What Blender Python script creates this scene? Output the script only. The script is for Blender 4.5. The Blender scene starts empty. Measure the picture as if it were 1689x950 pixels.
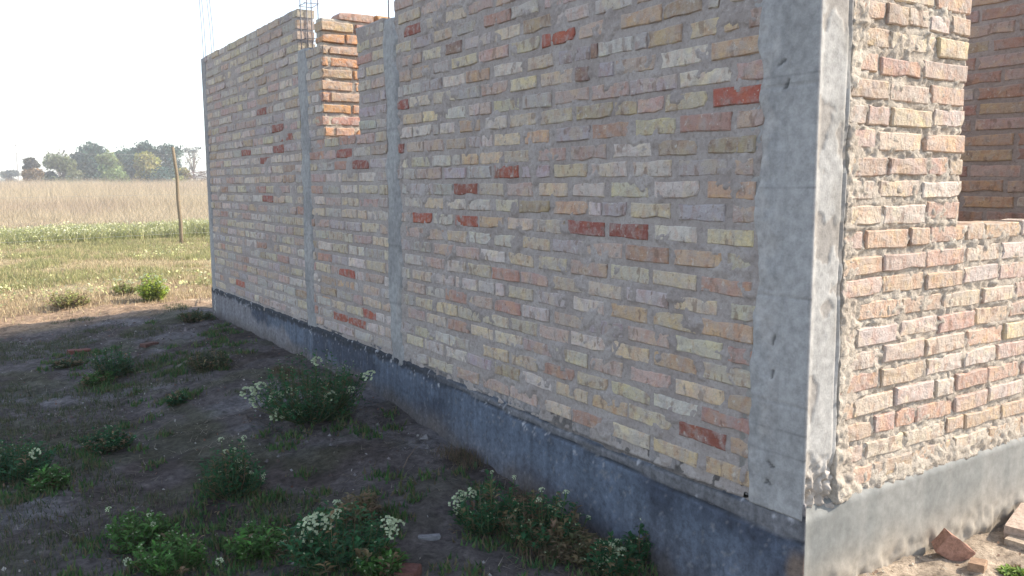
import bpy, math, random
import numpy as np
from mathutils import Vector, Matrix, Euler
random.seed(7); RS = np.random.RandomState(11)
SC = bpy.context.scene
COL = SC.collection
R = math.radians

# ------------------------------------------------------------------ camera
CAMP = (-1.96232, -1.48294, 1.25312); HEAD, PITCH, ROLL, FPX = 0.582603, -0.122292, -0.0065446, 1386.75
def ray(x, y):
    """direction in the world of a pixel of the 1689 x 950 photograph"""
    u = (x - 844.5) / FPX; v = -(y - 475) / FPX
    u, v = u*math.cos(ROLL) - v*math.sin(ROLL), u*math.sin(ROLL) + v*math.cos(ROLL)
    F = math.cos(PITCH) - v*math.sin(PITCH); Z = math.sin(PITCH) + v*math.cos(PITCH)
    return F*math.sin(HEAD) + u*math.cos(HEAD), F*math.cos(HEAD) - u*math.sin(HEAD), Z
def onL(x, y):                      # where a pixel meets the long wall (plane X = 0) -> (Y, Z)
    X, Y, Z = ray(x, y); s = -CAMP[0]/X; return CAMP[1] + s*Y, CAMP[2] + s*Z
def onR(x, y):                      # where a pixel meets the front wall (plane Y = 0) -> (X, Z)
    X, Y, Z = ray(x, y); s = -CAMP[1]/Y; return CAMP[0] + s*X, CAMP[2] + s*Z
cam = bpy.data.cameras.new('camera'); camo = bpy.data.objects.new('camera', cam); COL.objects.link(camo)
c0 = Vector(ray(844.5, 475)).normalized()
cr = Vector(ray(944.5, 475)) - Vector(ray(844.5, 475)); cr.normalize(); cu = cr.cross(c0)
M = Matrix((cr, cu, -c0)).transposed().to_4x4(); M.translation = Vector(CAMP); camo.matrix_world = M
cam.sensor_width = 36; cam.lens = FPX/1689*36; cam.clip_start = 0.05; cam.clip_end = 4000
SC.camera = camo

# ------------------------------------------------------------------ sky, sun, exposure
SUNV = Vector((1.35, -0.56, 1.0)).normalized()
elev = math.asin(SUNV.z); az = math.atan2(SUNV.x, SUNV.y)
W = bpy.data.worlds.new('World'); SC.world = W; W.use_nodes = True
nt = W.node_tree; bg = nt.nodes['Background']
sky = nt.nodes.new('ShaderNodeTexSky'); sky.sky_type = 'NISHITA'; sky.sun_disc = False
sky.sun_elevation = elev; sky.sun_rotation = az; sky.altitude = 300; sky.air_density = 1.0; sky.dust_density = 1.0; sky.ozone_density = 1.0
hs_ = nt.nodes.new('ShaderNodeHueSaturation'); hs_.inputs['Saturation'].default_value = 0.66; nt.links.new(sky.outputs[0], hs_.inputs['Color']); nt.links.new(hs_.outputs[0], bg.inputs[0]); bg.inputs[1].default_value = 0.15
sl = bpy.data.lights.new('sun', 'SUN'); sl.energy = 3.3; sl.angle = R(0.5); sl.color = (1.0, 0.90, 0.76)
so = bpy.data.objects.new('sun', sl); COL.objects.link(so); so.location = (6, -4, 8)
so.rotation_euler = SUNV.to_track_quat('Z', 'Y').to_euler()
SC.render.engine = 'CYCLES'
SC.view_settings.view_transform = 'Standard'; SC.view_settings.look = 'None'
SC.view_settings.exposure = 1.35; SC.view_settings.gamma = 1
SC.cycles.max_bounces = 6

# ------------------------------------------------------------------ noise in numpy
class Noise:
    def __init__(s, seed):
        s.t = np.random.RandomState(seed).rand(256, 256)
    def at(s, x, y):
        xi = np.floor(x).astype(int); yi = np.floor(y).astype(int); fx = x - xi; fy = y - yi
        fx = fx*fx*(3-2*fx); fy = fy*fy*(3-2*fy)
        a = s.t[xi % 256, yi % 256]; b = s.t[(xi+1) % 256, yi % 256]; c = s.t[xi % 256, (yi+1) % 256]; d = s.t[(xi+1) % 256, (yi+1) % 256]
        return (a*(1-fx) + b*fx)*(1-fy) + (c*(1-fx) + d*fx)*fy - 0.5
    def fbm(s, x, y, f, o=3, g=0.5):
        r = 0; a = 1.0
        for i in range(o):
            r = r + a*s.at(x*f + 17.3*i, y*f + 5.1*i); f *= 2.1; a *= g
        return r
N1, N2, N3, N4 = Noise(1), Noise(2), Noise(3), Noise(4)
def ss(a, b, x):
    t = np.clip((x - a)/(b - a), 0, 1); return t*t*(3 - 2*t)

# ------------------------------------------------------------------ the lie of the land
def ground_z(x, y, fine=True):
    x = np.asarray(x, float); y = np.asarray(y, float)
    z = -0.088 + 0.06*ss(0.5, 4.5, y)*ss(-1.9, -.5, x)
    wl = np.interp(y, [.3, .6, 1.15, 1.75, 2.4, 3.1, 5.5, 6.7, 8.5], [-.10, -.078, -.052, -.015, .02, .075, .065, .045, .0])
    z = z + (wl - z)*ss(-1.3, -.12, x)*ss(9.5, 7.2, y)*ss(-.3, .3, y)
    heap = ss(-0.08, 0.2, x)*ss(0.25, 0.0, y)*(0.165 - 0.062*np.clip(x, 0, 2))*ss(-1.6, -0.1, y)
    z = z + heap
    z = z + 0.05*ss(10, 22, y) + 0.75*ss(24, 115, y)
    if fine:
        d = np.hypot(x + 1, y - 2)
        k = ss(26, 6, d)
        z = z + k*(0.024*N1.fbm(x, y, 1.3, 2)*ss(-.02, -.5, x) + 0.026*N2.fbm(x, y, 6.0, 3) + 0.010*N3.fbm(x, y, 34.0, 2)) + (1-k)*0.10*N1.fbm(x, y, 0.12, 2)
        z = z + heap*0.18*N4.fbm(x, y, 11, 3)
    return z
def gz(x, y): return float(ground_z(x, y))
def at(px, py):                     # a pixel of the photograph on the ground
    X, Y, Z = ray(px, py); z = -0.05
    for i in range(12):
        s = (z - CAMP[2])/Z; x, y = CAMP[0] + s*X, CAMP[1] + s*Y; z = 0.5*z + 0.5*float(ground_z(x, y, False))
    return x, y, gz(x, y)

# ------------------------------------------------------------------ object helpers
def mesh(name, v, f, mats, smooth=False, cols=None, mi=None):
    me = bpy.data.meshes.new(name); v = np.asarray(v, dtype=np.float32)
    if isinstance(f, np.ndarray):
        n, k = f.shape
        me.vertices.add(len(v)); me.vertices.foreach_set('co', v.ravel())
        me.loops.add(n*k); me.loops.foreach_set('vertex_index', f.ravel().astype(np.int32))
        me.polygons.add(n); me.polygons.foreach_set('loop_start', np.arange(0, n*k, k, dtype=np.int32)); me.polygons.foreach_set('loop_total', np.full(n, k, np.int32))
    else:
        me.from_pydata(v.tolist(), [], f)
    for m in (mats if isinstance(mats, (list, tuple)) else [mats]): me.materials.append(m)
    if mi is not None: me.polygons.foreach_set('material_index', np.asarray(mi, np.int32))
    if smooth: me.polygons.foreach_set('use_smooth', np.ones(len(me.polygons), bool))
    if cols is not None:
        ca = me.color_attributes.new('col', 'FLOAT_COLOR', 'POINT'); c = np.ones((len(v), 4), np.float32); c[:, :3] = cols
        ca.data.foreach_set('color', c.ravel())
    me.update(calc_edges=True); me.validate()
    return me
def obj(name, me, parent=None, loc=None):
    o = bpy.data.objects.new(name, me); COL.objects.link(o)
    if loc is not None: o.location = loc
    if parent is not None: o.parent = parent
    return o
def tag(o, label=None, cat=None, group=None, kind=None):
    if label: o['label'] = label
    if cat: o['category'] = cat
    if group: o['group'] = group
    if kind: o['kind'] = kind
    return o
def empty(name, loc=(0, 0, 0), rz=0):
    o = bpy.data.objects.new(name, None); COL.objects.link(o); o.location = loc; o.rotation_euler = (0, 0, rz); o.empty_display_size = 0.1
    return o
class MB:                           # collects polygons
    def __init__(s): s.v = []; s.f = []; s.c = []
    def box(s, a, b, col=(1, 1, 1)):
        n = len(s.v); (x0, y0, z0), (x1, y1, z1) = a, b
        s.v += [(x0,y0,z0),(x1,y0,z0),(x1,y1,z0),(x0,y1,z0),(x0,y0,z1),(x1,y0,z1),(x1,y1,z1),(x0,y1,z1)]
        s.f += [tuple(n+i for i in q) for q in ((0,3,2,1),(4,5,6,7),(0,1,5,4),(1,2,6,5),(2,3,7,6),(3,0,4,7))]; s.c += [col]*8
    def tube(s, pts, rad, k=6, col=(1, 1, 1)):
        n0 = len(s.v); pts = [Vector(p) for p in pts]
        if not isinstance(rad, (list, tuple)): rad = [rad]*len(pts)
        for i, p in enumerate(pts):
            d = (pts[min(i+1, len(pts)-1)] - pts[max(i-1, 0)]).normalized()
            a = d.orthogonal().normalized() if i == 0 else (a - d*a.dot(d)).normalized()
            b = d.cross(a)
            for j in range(k):
                t = 2*math.pi*j/k; s.v.append(tuple(p + (a*math.cos(t) + b*math.sin(t))*rad[i])); s.c.append(col)
        for i in range(len(pts)-1):
            for j in range(k):
                s.f.append((n0+i*k+j, n0+i*k+(j+1) % k, n0+(i+1)*k+(j+1) % k, n0+(i+1)*k+j))
        s.f.append(tuple(n0+j for j in range(k))[::-1]); s.f.append(tuple(n0+(len(pts)-1)*k+j for j in range(k)))
    def build(s, name, mat, parent=None, smooth=False):
        return obj(name, mesh(name, s.v, s.f, mat, smooth, cols=np.array(s.c)), parent)

# ------------------------------------------------------------------ materials
def newmat(name):
    m = bpy.data.materials.new(name); m.use_nodes = True; t = m.node_tree
    return m, t, t.nodes['Principled BSDF']
def nd(t, kind, **kw):
    n = t.nodes.new(kind)
    for k, v in kw.items():
        if isinstance(k, str) and hasattr(n, k): setattr(n, k, v)
    return n
def pos(t): return nd(t, 'ShaderNodeNewGeometry').outputs['Position']
def noise(t, vec, scale, detail=4, rough=0.6, stretch=None):
    if stretch:
        mp = nd(t, 'ShaderNodeMapping'); mp.inputs['Scale'].default_value = stretch; t.links.new(vec, mp.inputs[0]); vec = mp.outputs[0]
    n = nd(t, 'ShaderNodeTexNoise'); n.inputs['Scale'].default_value = scale; n.inputs['Detail'].default_value = detail; n.inputs['Roughness'].default_value = rough
    t.links.new(vec, n.inputs['Vector']); return n.outputs['Fac']
def ramp(t, fac, stops):
    r = nd(t, 'ShaderNodeValToRGB'); e = r.color_ramp.elements
    while len(e) < len(stops): e.new(0.5)
    for i, (p, c) in enumerate(stops):
        e[i].position = p; e[i].color = (c, c, c, 1) if not isinstance(c, tuple) else (*c, 1)
    t.links.new(fac, r.inputs[0]); return r.outputs[0]
def mix(t, fac, a, b, mode='MIX'):
    m = nd(t, 'ShaderNodeMix', data_type='RGBA', blend_type=mode)
    for s, v in ((0, fac), (6, a), (7, b)):
        if isinstance(v, (int, float)): m.inputs[s].default_value = v
        elif isinstance(v, tuple): m.inputs[s].default_value = (*v, 1)
        else: t.links.new(v, m.inputs[s])
    return m.outputs[2]
def math_(t, op, a, b=0.0):
    m = nd(t, 'ShaderNodeMath', operation=op)
    for s, v in ((0, a), (1, b)):
        if isinstance(v, (int, float)): m.inputs[s].default_value = v
        else: t.links.new(v, m.inputs[s])
    return m.outputs[0]
def bump(t, b, h, strength, dist, prev=None):
    n = nd(t, 'ShaderNodeBump'); n.inputs['Strength'].default_value = strength; n.inputs['Distance'].default_value = dist
    t.links.new(h, n.inputs['Height'])
    if prev is not None: t.links.new(prev, n.inputs['Normal'])
    t.links.new(n.outputs[0], b.inputs['Normal']); return n.outputs[0]

MORTC = (0.40, 0.355, 0.325)
def brick_material(name, use_attr):
    m, t, b = newmat(name); p = pos(t)
    if use_attr: base = nd(t, 'ShaderNodeAttribute', attribute_name='col').outputs['Color']
    else: base = nd(t, 'ShaderNodeObjectInfo').outputs['Color']
    n1 = noise(t, p, 24, 4, 0.65); n2 = noise(t, p, 60, 5, 0.7); n3 = noise(t, p, 11, 3, 0.55); n4 = noise(t, p, 26, 4, 0.65, (1, 1, 0.6)); n5 = noise(t, p, 240, 4, 0.7); n6 = noise(t, p, 17, 3, 0.6, (1.3, 1.3, .7)); n7 = noise(t, p, 47, 3, .6)
    c = mix(t, ramp(t, n4, [(0.50, 0.0), (0.60, 0.55)]), base, mix(t, 1.0, base, (0.88, 0.68, 0.60), 'MULTIPLY'))        # redder firing streaks
    c = mix(t, ramp(t, n3, [(0.53, 0.0), (0.60, 0.55)]), c, mix(t, 1.0, base, (1.16, 1.12, 0.88), 'MULTIPLY'))            # straw-coloured clouds
    c = mix(t, ramp(t, n6, [(0.58, 0.0), (0.64, 0.65)]), c, (0.24, 0.165, 0.125))                                       # burnt patches
    c = mix(t, ramp(t, n1, [(0.46, 0.0), (0.64, 0.62)]), c, MORTC)                                                       # mortar film
    c = mix(t, ramp(t, n7, [(0.62, 0.0), (0.68, 0.5)]), c, (0.60, 0.57, 0.50))                                           # lime flecks
    c = mix(t, ramp(t, n2, [(0.60, 0.0), (0.68, 0.6)]), c, (0.15, 0.10, 0.08))                                           # burnt specks
    c = mix(t, ramp(t, n5, [(0.3, 0.25), (0.5, 0.0)]), c, (0.10, 0.08, 0.07))
    t.links.new(c, b.inputs['Base Color']); b.inputs['Roughness'].default_value = 0.92; b.inputs['Specular IOR Level'].default_value = 0.2
    q = bump(t, b, n1, 0.9, 0.010); q = bump(t, b, n2, 0.8, 0.005, q); bump(t, b, n5, 0.5, 0.002, q)
    return m
MBRICK = brick_material('brick_clay', False); MBRICKV = brick_material('brick_clay_joined', True)

def mortar_material(name, a, bcol, sc=1.0, rough_bump=1.0):
    m, t, b = newmat(name); p = pos(t)
    n1 = noise(t, p, 5*sc, 4, 0.6); n2 = noise(t, p, 70*sc, 5, 0.7); n3 = noise(t, p, 260, 3, 0.7)
    c = mix(t, ramp(t, n1, [(0.35, 0.0), (0.65, 1.0)]), a, bcol)
    c = mix(t, ramp(t, n2, [(0.35, 0.5), (0.5, 0.0)]), c, tuple(x*0.66 for x in a))
    c = mix(t, ramp(t, n2, [(0.58, 0.0), (0.7, 0.5)]), c, tuple(min(1, x*1.35) for x in bcol))
    t.links.new(c, b.inputs['Base Color']); b.inputs['Roughness'].default_value = 0.95; b.inputs['Specular IOR Level'].default_value = 0.15
    q = bump(t, b, n2, 0.8*rough_bump, 0.006); bump(t, b, n3, 0.6*rough_bump, 0.003, q)
    return m
MMORT = mortar_material('mortar', (0.325, 0.280, 0.255), (0.42, 0.375, 0.345))
MMORTR = mortar_material('mortar_sunlit', (0.40, 0.34, 0.28), (0.54, 0.48, 0.40), 1.6, 1.2)  # same mortar for the sunlit walls, warm sunlight put into its colour

def concrete_material(name, lo, hi, streak=0.4):
    m, t, b = newmat(name); p = pos(t)
    n1 = noise(t, p, 2.2, 5, 0.65, (2.2, 2.2, 1)); n2 = noise(t, p, 18, 4, 0.6, (1, 1, 0.25)); n3 = noise(t, p, 120, 4, 0.7); n4 = noise(t, p, 45, 2, 0.5)
    c = mix(t, ramp(t, n1, [(0.32, 0.0), (0.68, 1.0)]), lo, hi)
    c = mix(t, ramp(t, n2, [(0.42, streak), (0.55, 0.0)]), c, tuple(x*0.72 for x in lo))
    c = mix(t, ramp(t, n4, [(0.70, 0.0), (0.76, 0.8)]), c, tuple(x*0.35 for x in lo))
    c = mix(t, ramp(t, n3, [(0.3, 0.35), (0.5, 0.0)]), c, tuple(x*0.5 for x in lo))
    t.links.new(c, b.inputs['Base Color']); b.inputs['Roughness'].default_value = 0.88; b.inputs['Specular IOR Level'].default_value = 0.25
    q = bump(t, b, n2, 0.35, 0.006); bump(t, b, n3, 0.5, 0.0025, q)
    return m
MCONC = concrete_material('concrete', (0.27, 0.275, 0.285), (0.37, 0.37, 0.375))
MCONCR = concrete_material('concrete_pale', (0.42, 0.405, 0.38), (0.58, 0.57, 0.55), 0.5)

def attr_material(name, rough=0.9, nsc=40, var=0.35, bumpd=0.004, spec=0.2, trans=0.0):
    m, t, b = newmat(name); p = pos(t)
    base = nd(t, 'ShaderNodeAttribute', attribute_name='col').outputs['Color']
    n1 = noise(t, p, nsc, 5, 0.7); n2 = noise(t, p, nsc*5, 3, 0.7)
    c = mix(t, 1.0, base, ramp(t, n1, [(0.3, 1-var), (0.7, 1+var*0.6)]), 'MULTIPLY')
    t.links.new(c, b.inputs['Base Color']); b.inputs['Roughness'].default_value = rough; b.inputs['Specular IOR Level'].default_value = spec
    if bumpd:
        q = bump(t, b, n1, 0.6, bumpd); bump(t, b, n2, 0.5, bumpd*0.4, q)
    if trans:
        tr = nd(t, 'ShaderNodeBsdfTranslucent'); t.links.new(c, tr.inputs[0]); ms = nd(t, 'ShaderNodeMixShader'); ms.inputs[0].default_value = trans
        out = t.nodes['Material Output']; t.links.new(b.outputs[0], ms.inputs[1]); t.links.new(tr.outputs[0], ms.inputs[2]); t.links.new(ms.outputs[0], out.inputs[0])
    return m
MPLASTER = attr_material('plaster_coat', 0.8, 30, 0.22, 0.0015, 0.3)
MCOAT = attr_material('tar_coat', 0.82, 45, 0.45, 0.003, 0.3)
MROUGH = attr_material('cast_concrete', 0.9, 36, 0.3, 0.003, 0.2)
MVEG = attr_material('leaf', 0.7, 25, 0.3, 0, 0.25, 0.3)
MWOOD = attr_material('wood', 0.85, 60, 0.4, 0.004)
MSTEEL = attr_material('rusty_steel', 0.7, 90, 0.4, 0.001, 0.4)
MRUBBLE = attr_material('rubble', 0.92, 60, 0.4, 0.006)

# ------------------------------------------------------------------ ground
def spaced(lo, f0, f1, hi, step, grow):
    a = list(np.arange(f0, f1 + 1e-6, step)); s = step
    while a[-1] < hi: s *= grow; a.append(a[-1] + s)
    s = step
    while a[0] > lo: s *= grow; a.insert(0, a[0] - s)
    return np.array(a)
gx = spaced(-1800, -3.0, 1.6, 1800, 0.025, 1.07); gy = spaced(-1800, -0.9, 8.6, 1800, 0.028, 1.07)
XX, YY = np.meshgrid(gx, gy, indexing='ij'); ZZ = ground_z(XX, YY)
GV = np.stack([XX.ravel(), YY.ravel(), ZZ.ravel()], 1); nx, ny = len(gx), len(gy)
idx = np.arange(nx*ny).reshape(nx, ny)
GF = np.stack([idx[:-1, :-1].ravel(), idx[1:, :-1].ravel(), idx[1:, 1:].ravel(), idx[:-1, 1:].ravel()], 1)
x, y = GV[:, 0], GV[:, 1]
def lay(c, k, col): return c*(1-k[:, None]) + np.array(col)[None, :]*k[:, None]
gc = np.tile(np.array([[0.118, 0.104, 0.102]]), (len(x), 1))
gc = lay(gc, ss(0.05, 0.3, N3.fbm(x, y, 1.6, 3))*0.8, (0.185, 0.178, 0.185))              # pale salty crust
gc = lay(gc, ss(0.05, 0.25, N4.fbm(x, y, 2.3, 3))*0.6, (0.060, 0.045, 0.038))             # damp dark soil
gc = lay(gc, ss(0.0, 0.3, N1.fbm(x, y, 3.1, 3))*0.45*ss(0, 3, y), (0.075, 0.085, 0.04))   # moss and clover film
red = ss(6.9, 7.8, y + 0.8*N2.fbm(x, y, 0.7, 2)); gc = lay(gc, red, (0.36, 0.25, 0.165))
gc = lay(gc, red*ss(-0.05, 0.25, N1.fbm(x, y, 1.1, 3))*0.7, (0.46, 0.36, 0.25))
gc = lay(gc, ss(8.8, 11.5, y + 2.6*N4.fbm(x, y, 0.8, 3))*0.7, (0.36, 0.33, 0.17))
gc = lay(gc, ss(9.5, 12, y)*ss(0.0, 0.3, N2.fbm(x, y, 0.45, 3))*0.8, (0.40, 0.34, 0.20))
gc = lay(gc, ss(22, 26, y), (0.42, 0.34, 0.23))
gc = lay(gc, ss(-0.12, 0.1, x)*ss(0.25, 0.0, y), (0.42, 0.34, 0.26))                      # building sand at the front wall
m, t, b = newmat('soil'); p = pos(t); base = nd(t, 'ShaderNodeAttribute', attribute_name='col').outputs['Color']
n1 = noise(t, p, 26, 6, 0.75); n2 = noise(t, p, 120, 4, 0.7); n3 = noise(t, p, 7, 4, 0.6)
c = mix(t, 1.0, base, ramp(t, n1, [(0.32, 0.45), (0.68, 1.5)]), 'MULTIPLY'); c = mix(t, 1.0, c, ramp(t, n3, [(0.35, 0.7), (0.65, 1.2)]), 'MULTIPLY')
t.links.new(c, b.inputs['Base Color']); b.inputs['Roughness'].default_value = 0.97; b.inputs['Specular IOR Level'].default_value = 0.1
q = bump(t, b, n1, 1.0, 0.02); bump(t, b, n2, 0.8, 0.005, q); MSOIL = m
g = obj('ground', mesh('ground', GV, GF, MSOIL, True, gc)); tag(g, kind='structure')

# ------------------------------------------------------------------ the house: shell being built
PIT = 0.072; B0 = 0.33
house = empty('unfinished_house', (0.0, 0.0, 0.0))
tag(house, 'roofless unfinished brick house shell with grey concrete columns and tarred base', 'building')
PALV0 = {'y': (.53, .465, .325), 'Y': (.58, .49, .29), 'w': (.54, .495, .43), 'p': (.48, .36, .30), 'P': (.46, .27, .20), 'O': (.58, .33, .18), 'R': (.38, .125, .085),
        'o': (.53, .37, .22), 't': (.42, .33, .22), 'g': (.43, .415, .375), 'l': (.40, .375, .375), 'd': (.27, .20, .17), 'k': (.31, .115, .09)}
def _pal(c):
    g_ = sum(c)/3; return tuple(g_ + (x - g_)*.68 + d for x, d in zip(c, (.034, .0, -.008)))
PALV = {k: (_pal(c) if k not in 'RkO' else c) for k, c in PALV0.items()}
# rows of the near panel: course number -> (photo y at x = 680, photo y at x = 1240)
RY = {1:(586,793),2:(561,746),3:(543,707),4:(517,671),5:(496,628),6:(474,592),7:(452,553),8:(428,519),9:(405,479),10:(383,435),11:(359,394),12:(334,354),
      13:(312,314),14:(287,275),15:(268,237),16:(243,196),17:(218,155),18:(196,118),19:(169,75),20:(147,30)}
def rowz(r, yy, wall):
    """height of the middle of course r at yy metres along the long wall (courses wander as the mason laid them)"""
    z0 = B0 + (r - 0.5)*PIT
    if wall != 'L' or r not in RY: return z0
    ya, za = onL(680, RY[r][0]); yb, zb = onL(1240, RY[r][1]); k = min(1, max(0, (ya - yy)/(ya - yb)))
    za = z0 + max(-.012, min(.012, za - z0)); zb = z0 + max(-.012, min(.012, zb - z0))
    return za*(1-k) + zb*k
A_, B_, C_ = 650, 860, 1070
T = {  # traced bricks of the near panel: course -> (left, right, colour), left/right in enlarged-crop units from the crop's own edge
24:[(A_,100,280,'k'),(A_,310,510,'y'),(A_,540,750,'y'),(A_,780,1035,'p'),(A_,1060,1270,'p')],
23:[(A_,20,170,'y'),(A_,200,390,'l'),(A_,410,600,'y'),(A_,650,850,'g'),(A_,940,1210,'P'),(A_,1225,1500,'g'),(B_,240,560,'p'),(B_,600,900,'p')],
22:[(A_,90,280,'p'),(A_,300,490,'y'),(A_,540,700,'d'),(A_,740,1005,'l'),(A_,1040,1310,'y'),(B_,20,330,'t'),(B_,360,700,'w'),(B_,770,1160,'g'),(B_,1200,1500,'y')],
21:[(A_,60,170,'p'),(A_,190,380,'t'),(A_,410,570,'g'),(A_,600,880,'Y'),(A_,890,1190,'p'),(A_,1225,1510,'y'),(B_,220,550,'R'),(B_,590,970,'p'),(B_,1040,1460,'o'),(C_,150,550,'t'),(C_,620,730,'g'),(C_,745,1080,'y')],
20:[(A_,40,90,'g'),(A_,100,275,'g'),(A_,295,490,'g'),(A_,510,740,'w'),(A_,750,990,'o'),(A_,1040,1340,'w'),(B_,60,330,'y'),(B_,385,710,'l'),(B_,725,790,'d'),(B_,805,1160,'w'),(B_,1190,1310,'g'),(B_,1325,1670,'t'),(C_,430,940,'Y'),(C_,1050,1290,'p')],
19:[(A_,30,145,'k'),(A_,165,380,'y'),(A_,410,630,'y'),(A_,645,890,'g'),(A_,910,1180,'p'),(A_,1215,1480,'Y'),(B_,200,530,'y'),(B_,565,700,'d'),(B_,810,960,'l'),(B_,980,1390,'p'),(C_,120,625,'w'),(C_,660,1230,'o')],
18:[(A_,100,290,'y'),(A_,300,495,'Y'),(A_,540,740,'w'),(A_,780,890,'w'),(A_,900,1010,'p'),(A_,1040,1305,'y'),(A_,1345,1640,'g'),(B_,345,695,'p'),(B_,730,1115,'p'),(B_,1130,1615,'l'),(C_,320,850,'w'),(C_,920,1270,'p')],
17:[(A_,65,185,'w'),(A_,205,385,'w'),(A_,410,470,'g'),(A_,485,630,'w'),(A_,680,890,'o'),(A_,955,1175,'w'),(A_,1200,1480,'y'),(B_,195,520,'y'),(B_,575,945,'t'),(B_,975,1200,'t'),(B_,1215,1480,'p'),(C_,170,600,'Y'),(C_,670,1225,'R')],
16:[(A_,35,100,'k'),(A_,130,300,'p'),(A_,315,515,'p'),(A_,545,745,'t'),(A_,780,910,'g'),(A_,920,1020,'w'),(A_,1045,1310,'Y'),(A_,1365,1610,'o'),(B_,365,710,'l'),(B_,740,1135,'P'),(B_,1190,1605,'Y'),(C_,330,860,'P'),(C_,920,1205,'p')],
15:[(A_,60,135,'w'),(A_,180,380,'y'),(A_,400,590,'w'),(A_,610,690,'g'),(A_,700,870,'o'),(A_,895,1130,'Y'),(A_,1150,1430,'y'),(B_,150,460,'p'),(B_,515,875,'p'),(B_,950,1360,'w'),(C_,95,495,'t'),(C_,620,1110,'t')],
14:[(A_,30,90,'g'),(A_,100,230,'g'),(A_,240,490,'p'),(A_,525,745,'l'),(A_,770,1010,'l'),(A_,1045,1300,'R'),(A_,1330,1620,'l'),(B_,345,680,'Y'),(B_,725,1095,'w'),(B_,1155,1560,'w'),(C_,310,820,'g'),(C_,880,1095,'p')],
13:[(A_,85,150,'g'),(A_,175,400,'l'),(A_,412,610,'g'),(A_,625,865,'k'),(A_,890,1140,'y'),(A_,1170,1440,'p'),(B_,185,480,'Y'),(B_,540,862,'w'),(B_,935,1330,'y'),(C_,60,520,'w'),(C_,610,1110,'o')],
12:[(A_,110,300,'w'),(A_,320,515,'Y'),(A_,530,745,'w'),(A_,765,1005,'w'),(A_,1060,1290,'y'),(A_,1310,1620,'t'),(B_,335,685,'o'),(B_,710,830,'w'),(B_,850,1090,'l'),(B_,1140,1550,'y'),(C_,310,790,'l'),(C_,875,1130,'p')],
11:[(A_,75,175,'p'),(A_,198,392,'R'),(A_,412,612,'w'),(A_,635,872,'R'),(A_,892,1140,'o'),(A_,1190,1450,'y'),(B_,150,450,'y'),(B_,475,862,'k'),(B_,912,1312,'k'),(C_,60,500,'w'),(C_,610,1090,'Y')],
10:[(A_,120,300,'p'),(A_,322,515,'p'),(A_,560,755,'y'),(A_,775,1005,'w'),(A_,1045,1305,'w'),(A_,1345,1620,'y'),(B_,325,650,'l'),(B_,680,1050,'p'),(B_,1085,1530,'P'),(C_,260,755,'o'),(C_,815,1070,'y')],
9:[(A_,65,165,'l'),(A_,200,380,'g'),(A_,415,620,'p'),(A_,650,885,'p'),(A_,905,1155,'w'),(A_,1195,1450,'Y'),(B_,175,470,'y'),(B_,520,890,'p'),(B_,930,1330,'y'),(B_,1370,1820,'y'),(C_,545,1065,'P')],
8:[(A_,120,300,'w'),(A_,320,520,'p'),(A_,555,745,'w'),(A_,775,1005,'y'),(A_,1020,1300,'P'),(A_,1325,1600,'p'),(B_,320,650,'y'),(B_,700,1040,'y'),(B_,1100,1530,'g'),(C_,260,710,'y'),(C_,865,1115,'y')],
7:[(A_,80,165,'g'),(A_,195,385,'y'),(A_,405,620,'w'),(A_,650,690,'w'),(A_,705,865,'w'),(A_,885,1045,'w'),(A_,1060,1150,'w'),(A_,1195,1445,'y'),(B_,165,455,'g'),(B_,540,855,'w'),(B_,930,1305,'o'),(C_,50,490,'Y'),(C_,550,1090,'o')],
6:[(A_,135,315,'p'),(A_,330,525,'w'),(A_,540,760,'P'),(A_,775,1020,'p'),(A_,1050,1315,'P'),(A_,1345,1615,'w'),(B_,340,640,'y'),(B_,700,1055,'l'),(B_,1110,1535,'p'),(C_,275,760,'y'),(C_,830,1085,'P')],
5:[(A_,100,205,'g'),(A_,230,425,'y'),(A_,445,655,'Y'),(A_,675,895,'y'),(A_,930,1190,'y'),(A_,1215,1490,'y'),(B_,185,490,'p'),(B_,520,880,'w'),(B_,940,1325,'Y'),(C_,50,505,'o'),(C_,565,1080,'y')],
4:[(A_,145,320,'p'),(A_,340,540,'y'),(A_,560,775,'P'),(A_,800,1030,'y'),(A_,1055,1330,'y'),(B_,20,315,'p'),(B_,370,685,'y'),(B_,715,1045,'p'),(B_,1140,1545,'p'),(C_,280,785,'Y'),(C_,835,1095,'o')],
3:[(A_,80,205,'l'),(A_,220,400,'y'),(A_,430,640,'w'),(A_,650,780,'g'),(A_,930,1190,'Y'),(A_,1225,1490,'y'),(B_,225,545,'P'),(B_,590,895,'y'),(B_,935,1330,'Y'),(C_,50,505,'w'),(C_,550,1085,'P')],
2:[(A_,130,300,'y'),(A_,325,515,'w'),(A_,540,755,'w'),(A_,770,1015,'l'),(A_,1050,1310,'t'),(A_,1340,1640,'w'),(B_,365,685,'Y'),(B_,735,1100,'o'),(B_,1120,1560,'y'),(C_,310,795,'k'),(C_,850,1080,'o')],
1:[(A_,220,350,'g'),(A_,360,610,'y'),(A_,655,880,'p'),(A_,925,1195,'p'),(A_,1210,1490,'p'),(B_,200,512,'y'),(B_,530,835,'P'),(B_,950,1330,'y'),(C_,50,500,'Y'),(C_,590,1100,'o')],
}
K_ = 6.332
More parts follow.
